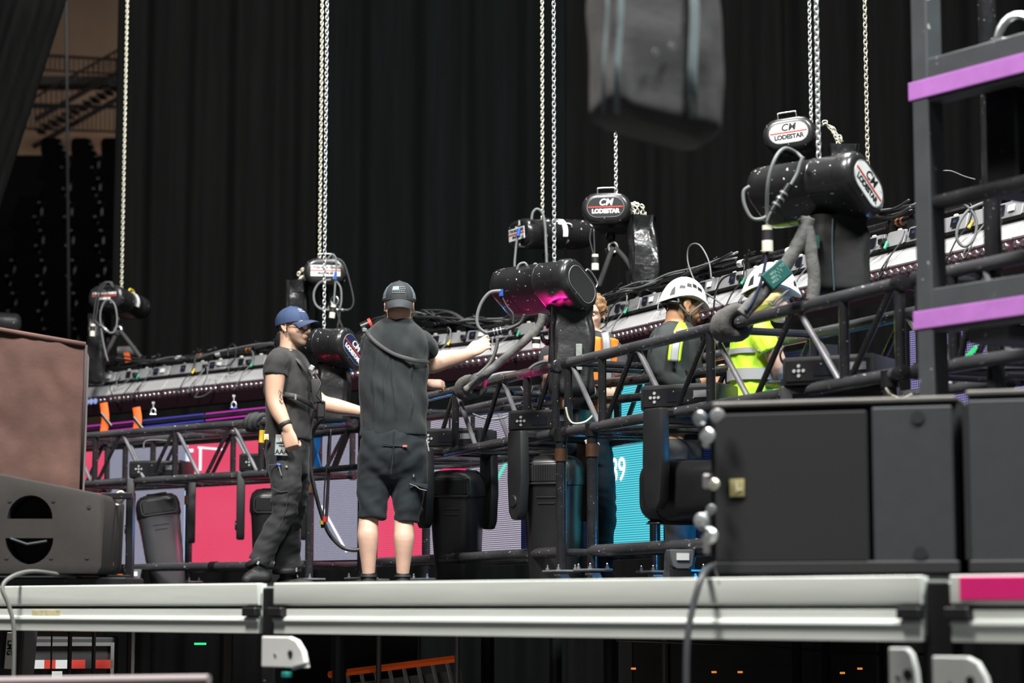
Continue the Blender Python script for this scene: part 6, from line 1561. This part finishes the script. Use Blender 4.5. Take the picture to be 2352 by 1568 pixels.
# wristband, tattoo, boots
cw = p(655, 975, -.235); ax = (p(661, 985, -.24) - p(648, 960, -.225)).normalized(); u_, w_ = frame(ax)
MB().path([cw + u_*.040*math.cos(a) + w_*.040*math.sin(a) for a in [2*PI*i/18 for i in range(18)]], .0045, 8, closed=True, flat=3.2, up=ax).build('wristband', M_web, m1.root, smooth=180)
tk = mat('tattoo_ink', (.07, .06, .065), .6)
for q in (((641, 895), (645, 903), (643, 912), (648, 918)), ((646, 900), (650, 906), (649, 913)), ((642, 918), (647, 926), (651, 924))):
    MB().path(spline([p(x, y, -.252) for x, y in q], 4), .0028, 6).build('tattoo', tk, m1.root, smooth=180)
for q0, dx, hl in ((p(590, 1322, -.04), -.055, .04), (p(662, 1340, .12), .17, 0)):
    sb = MB(); limb(sb, [q0 + V((0, 0, .06)), q0 + V((0, 0, .0))], [.055, .054], 3, 14); limb(sb, [q0 + V((-.04 if hl == 0 else .05, 0, -.01)), q0 + V((dx*.5, -.03, -.01)), q0 + V((dx, -.06, -.025))], [.046, .047, .036], 4, 14)
    for v in sb.v: v.z = max(v.z, .012)
    s_ = m1.part('boot', sb, M_boot, .008, 2)
    MB().loft([[V((q0.x + dx*.4 + x, q0.y - .03 + y, z)) for x, y in sup(.145, .055, 20, 2.6)] for z in (.0, .022)]).build('sole', M_matte, s_)
# chest rig with radio
rg = MB().path(spline([p(650, 905, -.17), p(670, 908, -.19), p(690, 915, -.17), p(712, 928, -.10), p(722, 935, .0), p(722, 935, .12), p(700, 930, .21)], 6), .018, 8, flat=.3, up=V((.7, -.7, 0))).build('chest_rig', M_web, m1.root, smooth=180); rg['label'] = 'black chest rig with radio pouch'
MB().path(spline([p(662, 806, -.05), p(684, 826, -.12), p(700, 846, -.12), p(712, 868, -.10), p(718, 900, -.08)], 6), .020, 8, flat=.3, up=V((.7, -.7, .2))).build('shoulder_strap', M_web, rg, smooth=180)
MB().path(spline([p(640, 806, .10), p(622, 830, .0), p(612, 860, -.02)], 5), .016, 8, flat=.3, up=V((-.7, -.7, .2))).build('shoulder_strap', M_web, rg, smooth=180)
MB().box(p(716, 845, -.13), (.03, .03, .035), Matrix.Rotation(.5, 3, 'Y')).build('strap_buckle', M_silver, rg, bevel=.004)
MB().box(p(727, 898, -.08), (.055, .09, .15), Matrix.Rotation(-.1, 3, 'Y')).build('radio_pouch', M_web, rg, bevel=.01, seg=2)
MB().box(p(738, 940, -.09), (.05, .05, .11)).build('radio', M_plastic, rg, bevel=.008); MB().tube(p(735, 915, -.10), p(733, 870, -.10), .006).build('radio_antenna', M_blk, rg)
MB().box(p(679, 911, -.20), (.012, .01, .035)).build('strap_slider', M_brace, rg)
MB().path(spline([p(724, 860, -.10), p(736, 880, -.12), p(728, 905, -.13), p(742, 925, -.12)], 5), .005, 6).build('radio_cord', M_rub, rg, smooth=180)

# ================= worker in the orange vest
m3 = Person('person', 'curly haired worker in orange vest, half hidden behind the middle chain bag', 1340, 13.35)
p = m3.p; b = m3.b; yw = .12
M = headM(p(1357, 722), -PI/2 - .25, .18, 0, .98)
head(b, M, p(1352, 785), .056)
T3 = [m3.ring(1346, 760, 42, .085), m3.ring(1345, 778, 72, .12), m3.ring(1344, 840, 80, .13), m3.ring(1338, 930, 66, .125), m3.ring(1340, 990, 64, .125)]
torso(b, [(x, y, z, w*.9, d_*.9) for x, y, z, w, d_ in T3], yw)
limb(b, [p(1400, 800), p(1418, 850, -.02), p(1400, 905, -.12), p(1350, 895, -.3)], [.05, .052, .046, .034], 4, 12)
limb(b, [p(1278, 800), p(1258, 850, -.05), p(1262, 885, -.12), p(1259, 862, -.26)], [.05, .052, .046, .032], 4, 12)
hand(b, p(1259, 862, -.26), V((.05, -.2, 1)), V((-.2, -1, 0)), 1, (.9, .9, .9, .9), .95)
for x0, x1 in ((1318, 1322), (1368, 1385)): limb(b, [p(x0, 1000), p((x0 + x1)/2, 1110), p(x1, 1180), p(x1, 1330)], [.075, .065, .05, .04], 4, 12)
m3.finish(SK2, .009, M)
eyes(m3.root, M)
hb = MB()
for i in range(70):
    a = random.uniform(0, 2*PI); e_ = random.uniform(-.1, 1.4); q = V((.10*math.cos(a)*math.cos(e_) - .02, .088*math.sin(a)*math.cos(e_), .02 + .10*math.sin(e_)))
    if q.x > .05 and q.z < .06: continue
    ell(hb, q, (.022, .022, .022), M, 8, 6)
hr = m3.part('hair', hb, mat('curly_brown_hair', (.20, .105, .045), .7, var=.5, vscale=40, bump=.6, bscale=60), .008, 1, cloth_noise(.006, 40, 40, 4, .004, 60)); hr['label'] = 'curly brown hair'
sh = MB(); torso(sh, T3, yw)
limb(sh, [p(1385, 798), p(1412, 815), p(1420, 850, -.02), p(1408, 890, -.1)], [.07, .072, .066, .056], 4, 14, (True, False)); limb(sh, [p(1292, 798), p(1268, 815, -.01), p(1260, 850, -.05), p(1262, 880, -.1)], [.07, .072, .066, .056], 4, 14, (True, False))
m3.part('sweater', sh, mat('dark_grey_sweater', (.032, .032, .036), .9), .010, 3, cloth_noise(.008, 9, 7, 2, .004, 18))
vs = MB(); torso(vs, [(x, y, z, w + .012, d_ + .014) for x, y, z, w, d_ in T3[1:]] , yw); 
M_or = mat('orange_hi_vis', (.95, .22, .015), .6, 0, var=.06)
vo = m3.part('orange_vest', vs, M_or, .010, 3, cloth_noise(.006, 9, 8, 5, .003, 18))
for x in (1393, 1300): MB().path(spline([p(x - 4, 764, -.12), p(x, 790, -.145), p(x + 2, 850, -.160), p(x, 940, -.155)], 5), .026, 8, flat=.25, up=V((0, 1, 0))).build('reflective_band', mat('grey_vest_tape', (.20, .20, .21), .4), vo, smooth=180)
for x in (1335,): MB().path([p(x, 790, -.155), p(x + 2, 860, -.165), p(x, 940, -.16)], .06, 8, flat=.15, up=V((0, 1, 0))).build('vest_opening', MATS['dark_grey_sweater'], vo, smooth=180)
so = MB(); torso(so, [m3.ring(1340, 985, 62, .12), m3.ring(1342, 1030, 64, .13), m3.ring(1344, 1070, 62, .125)], yw)
for x0, x1, x2 in ((1318, 1320, 1318), (1372, 1390, 1384)): limb(so, [p(x0, 1030), p((x0 + x1)/2, 1110), p(x1, 1185), p(x2, 1260), p(x2, 1335)], [.092, .085, .068, .064, .066], 4, 16, (True, False))
m3.part('jeans', so, mat('dark_blue_jeans', (.012, .020, .032), .85, var=.2), .010, 3, cloth_noise(.010, 8, 14, 6, .004, 25))
for x in (1318, 1384): 
    sb = MB(); q0 = p(x, 1345, -.06); limb(sb, [q0 + V((0, .10, .0)), q0 + V((0, -.1, -.01))], [.045, .038], 3, 12)
    for v in sb.v: v.z = max(v.z, 0)
    m3.part('shoe', sb, M_boot, .01, 2)

# ================= bearded worker in white helmet
m4 = Person('person', 'bearded worker in white vented helmet and dark jacket, leaning behind the right truss', 1560, 12.3)
p = m4.p; b = m4.b; yw = PI/2 + .35
M = headM(p(1568, 708), .45, .30, 0, 1.0)
head(b, M, p(1545, 770), .058)
T4 = [m4.ring(1548, 742, 0, .065), m4.ring(1548, 758, 0, .1), m4.ring(1550, 792, 0, .125), m4.ring(1552, 880, 0, .13), m4.ring(1556, 960, 0, .13), m4.ring(1556, 1000, 0, .125)]
T4 = [(x, y, z, w, d_) for (x, y, z, _, d_), w in zip(T4, (.09, .16, .20, .19, .175, .17))]
torso(b, [(x, y, z, w*.88, d_*.85) for x, y, z, w, d_ in T4], yw)
limb(b, [p(1530, 785, -.15), p(1525, 850, -.18), p(1575, 880, -.18), p(1620, 870, -.1)], [.05, .052, .046, .036], 4, 12); limb(b, [p(1568, 785, .15), p(1600, 850, .16), p(1640, 860, .1), p(1660, 850, 0)], [.05, .052, .046, .036], 4, 12)
hand(b, p(1620, 870, -.1), V((1, .3, 0)), V((0, -1, .3)), 1, (.8, .8, .8, .8)); hand(b, p(1660, 850, 0), V((1, -.1, .2)), V((0, -.6, .8)), -1, (.8, .8, .8, .8))
for dy, dx in ((-.08, -5), (.10, 12)): limb(b, [p(1556 + dx, 1010, dy), p(1560 + dx, 1170, dy), p(1556 + dx, 1330, dy)], [.07, .05, .04], 4, 12)
m4.finish(SK3, .0075, M, beard=.9, buzz=.95); eyes(m4.root, M); brows(m4.root, M, MATS['dark_brow'])
helmet(m4.root, headM(p(1569, 697), .40, .20, 0, 1.0), 'white vented climbing helmet')
sh = MB(); torso(sh, T4, yw)
limb(sh, [p(1544, 768, -.09), p(1530, 792, -.16), p(1525, 850, -.18), p(1565, 878, -.18), p(1600, 872, -.14)], [.08, .082, .07, .062, .052], 4, 14, (True, False)); limb(sh, [p(1562, 770, .10), p(1580, 794, .16), p(1600, 850, .16), p(1640, 860, .1)], [.08, .08, .068, .056], 4, 14, (True, False))
jk = m4.part('jacket', sh, mat('green_black_jacket', (.022, .027, .027), .85, var=.15), .010, 3, cloth_noise(.009, 9, 7, 8, .004, 16))
def strap(pts, m, w, nm): return MB().path(spline([p(*q) for q in pts], 5), w, 8, flat=.2, up=V((0, 1, 0))).build(nm, m, jk, smooth=180)
strap([(1574, 745, -.10), (1566, 758, -.20), (1554, 785, -.275), (1548, 830, -.285)], M_hv, .036, 'hi_vis_band'); strap([(1574, 745, -.106), (1566, 758, -.206), (1554, 785, -.281), (1548, 830, -.291)], M_refl, .022, 'reflective_band')
strap([(1520, 755, -.10), (1504, 775, -.17), (1492, 800, -.2)], M_hv, .008, 'hi_vis_piping')
so = MB(); torso(so, [m4.ring(1556, 990, 60, .13), m4.ring(1556, 1060, 60, .13)], .2)
for dy, dx in ((-.08, -5), (.10, 12)): limb(so, [p(1556 + dx, 1030, dy), p(1560 + dx, 1170, dy), p(1556 + dx, 1335, dy)], [.09, .07, .066], 4, 14, (True, False))
m4.part('trousers', so, M_pant, .011, 3, cloth_noise(.008, 8, 12, 1))
for dy, dx in ((-.08, -5), (.10, 12)):
    sb = MB(); q0 = p(1556 + dx, 1345, dy); limb(sb, [q0 + V((-.06, 0, 0)), q0 + V((.14, 0, -.01))], [.045, .036], 3, 12)
    for v in sb.v: v.z = max(v.z, 0)
    m4.part('shoe', sb, M_boot, .01, 2)

# ================= blonde worker in white helmet
m5 = Person('person', 'blonde worker in white helmet and yellow hi-vis shirt, behind the right truss', 1738, 11.5)
p = m5.p; b = m5.b; yw = PI/2 - .1
M = headM(p(1768, 688), .05, .12, 0, 1.0)
head(b, M, p(1735, 750), .050, .92, .96)
T5 = [m5.ring(1735, 728, 0, .055), m5.ring(1733, 745, 0, .09), m5.ring(1730, 780, 0, .115), m5.ring(1728, 850, 0, .12), m5.ring(1730, 920, 0, .125), m5.ring(1735, 985, 0, .135)]
T5 = [(x, y, z, w, d_) for (x, y, z, _, d_), w in zip(T5, (.075, .14, .175, .165, .16, .17))]
torso(b, [(x, y, z, w*.88, d_*.85) for x, y, z, w, d_ in T5], yw)
limb(b, [p(1735, 760, -.12), p(1770, 800, -.17), p(1792, 850, -.15), p(1800, 885, -.05), p(1830, 880, .05)], [.045, .050, .046, .042, .034], 4, 14); limb(b, [p(1740, 760, .12), p(1765, 820, .18), p(1800, 860, .15), p(1840, 850, .1)], [.045, .048, .042, .034], 4, 12)
hand(b, p(1830, 880, .05), V((1, .3, .2)), V((0, -.8, .4)), 1, (.8, .8, .8, .8), .92); hand(b, p(1840, 850, .1), V((1, 0, .2)), V((0, -.6, .8)), -1, (.8, .8, .8, .8), .92)
for dy, dx in ((-.07, -5), (.09, 10)): limb(b, [p(1735 + dx, 1000, dy), p(1738 + dx, 1170, dy), p(1735 + dx, 1340, dy)], [.07, .05, .04], 4, 12)
m5.finish(SK4, .0075, M); eyes(m5.root, M)
helmet(m5.root, headM(p(1769, 672), .02, .12, 0, 1.06), 'plain white safety helmet')
hb = MB(); limb(hb, [M @ V(q) for q in ((.05, -.068, .03), (.0, -.080, .0), (-.05, -.07, -.035), (-.095, -.03, -.06))], [.014, .024, .030, .026], 4, 12, flat=.7); limb(hb, [M @ V(q) for q in ((.05, .068, .03), (.0, .080, .0), (-.05, .07, -.035), (-.095, .03, -.06))], [.014, .024, .030, .026], 4, 12)
ell(hb, (-.03, 0, .02), (.088, .082, .085), M); limb(hb, [M @ V(q) for q in ((-.10, 0, -.05), (-.125, 0, -.09), (-.12, 0, -.15))], [.03, .026, .016], 4, 12)
m5.part('hair', hb, mat('blonde_hair', (.62, .44, .16), .55, 0, var=.35, vscale=30, stretch=(6, 6, 60)), .007, 2, cloth_noise(.003, 12, 80, 2, .002, 120))['label'] = 'blonde hair tied back'
sh = MB(); torso(sh, T5, yw)
limb(sh, [p(1735, 752, -.08), p(1748, 772, -.15), p(1768, 808, -.168)], [.07, .072, .070], 4, 14, (True, False)); limb(sh, [p(1738, 752, .08), p(1755, 785, .15), p(1770, 820, .175)], [.07, .07, .066], 4, 14, (True, False))
hv = m5.part('hi_vis_shirt', sh, M_hv, .009, 3, cloth_noise(.010, 9, 8, 3, .005, 18))
def rg5(y0, y1): return [tuple(u + (v - u)*((y - a[5])/(c_[5] - a[5])) for u, v in zip(a[:5], c_[:5])) for y in (y0, (y0 + y1)/2, y1) for a, c_ in [next((A_, B_) for A_, B_ in zip([(*t_, yy) for t_, yy in zip(T5, (728, 745, 780, 850, 920, 985))], [(*t_, yy) for t_, yy in zip(T5, (728, 745, 780, 850, 920, 985))][1:]) if A_[5] <= y <= B_[5])]]
band(m5, rg5(852, 878), yw, M_refl, grow=.010, parent=hv); band(m5, rg5(806, 818), yw, M_refl, grow=.009, parent=hv)
MB().path(spline([p(1748, 735, -.10), p(1752, 770, -.20), p(1748, 810, -.21)], 5), .022, 8, flat=.2, up=V((0, 1, 0))).build('reflective_band', M_refl, hv, smooth=180)
so = MB(); torso(so, [m5.ring(1735, 975, 62, .135), m5.ring(1735, 1060, 64, .14)], .2)
for dy, dx in ((-.07, -5), (.09, 10)): limb(so, [p(1735 + dx, 1030, dy), p(1738 + dx, 1170, dy), p(1735 + dx, 1345, dy)], [.09, .068, .064], 4, 14, (True, False))
m5.part('trousers', so, M_pant, .011, 3, cloth_noise(.008, 8, 12, 1))
for dy, dx in ((-.07, -5), (.09, 10)):
    sb = MB(); q0 = p(1735 + dx, 1352, dy); limb(sb, [q0 + V((-.06, 0, 0)), q0 + V((.14, 0, -.01))], [.043, .034], 3, 12)
    for v in sb.v: v.z = max(v.z, 0)
    m5.part('shoe', sb, M_boot, .01, 2)
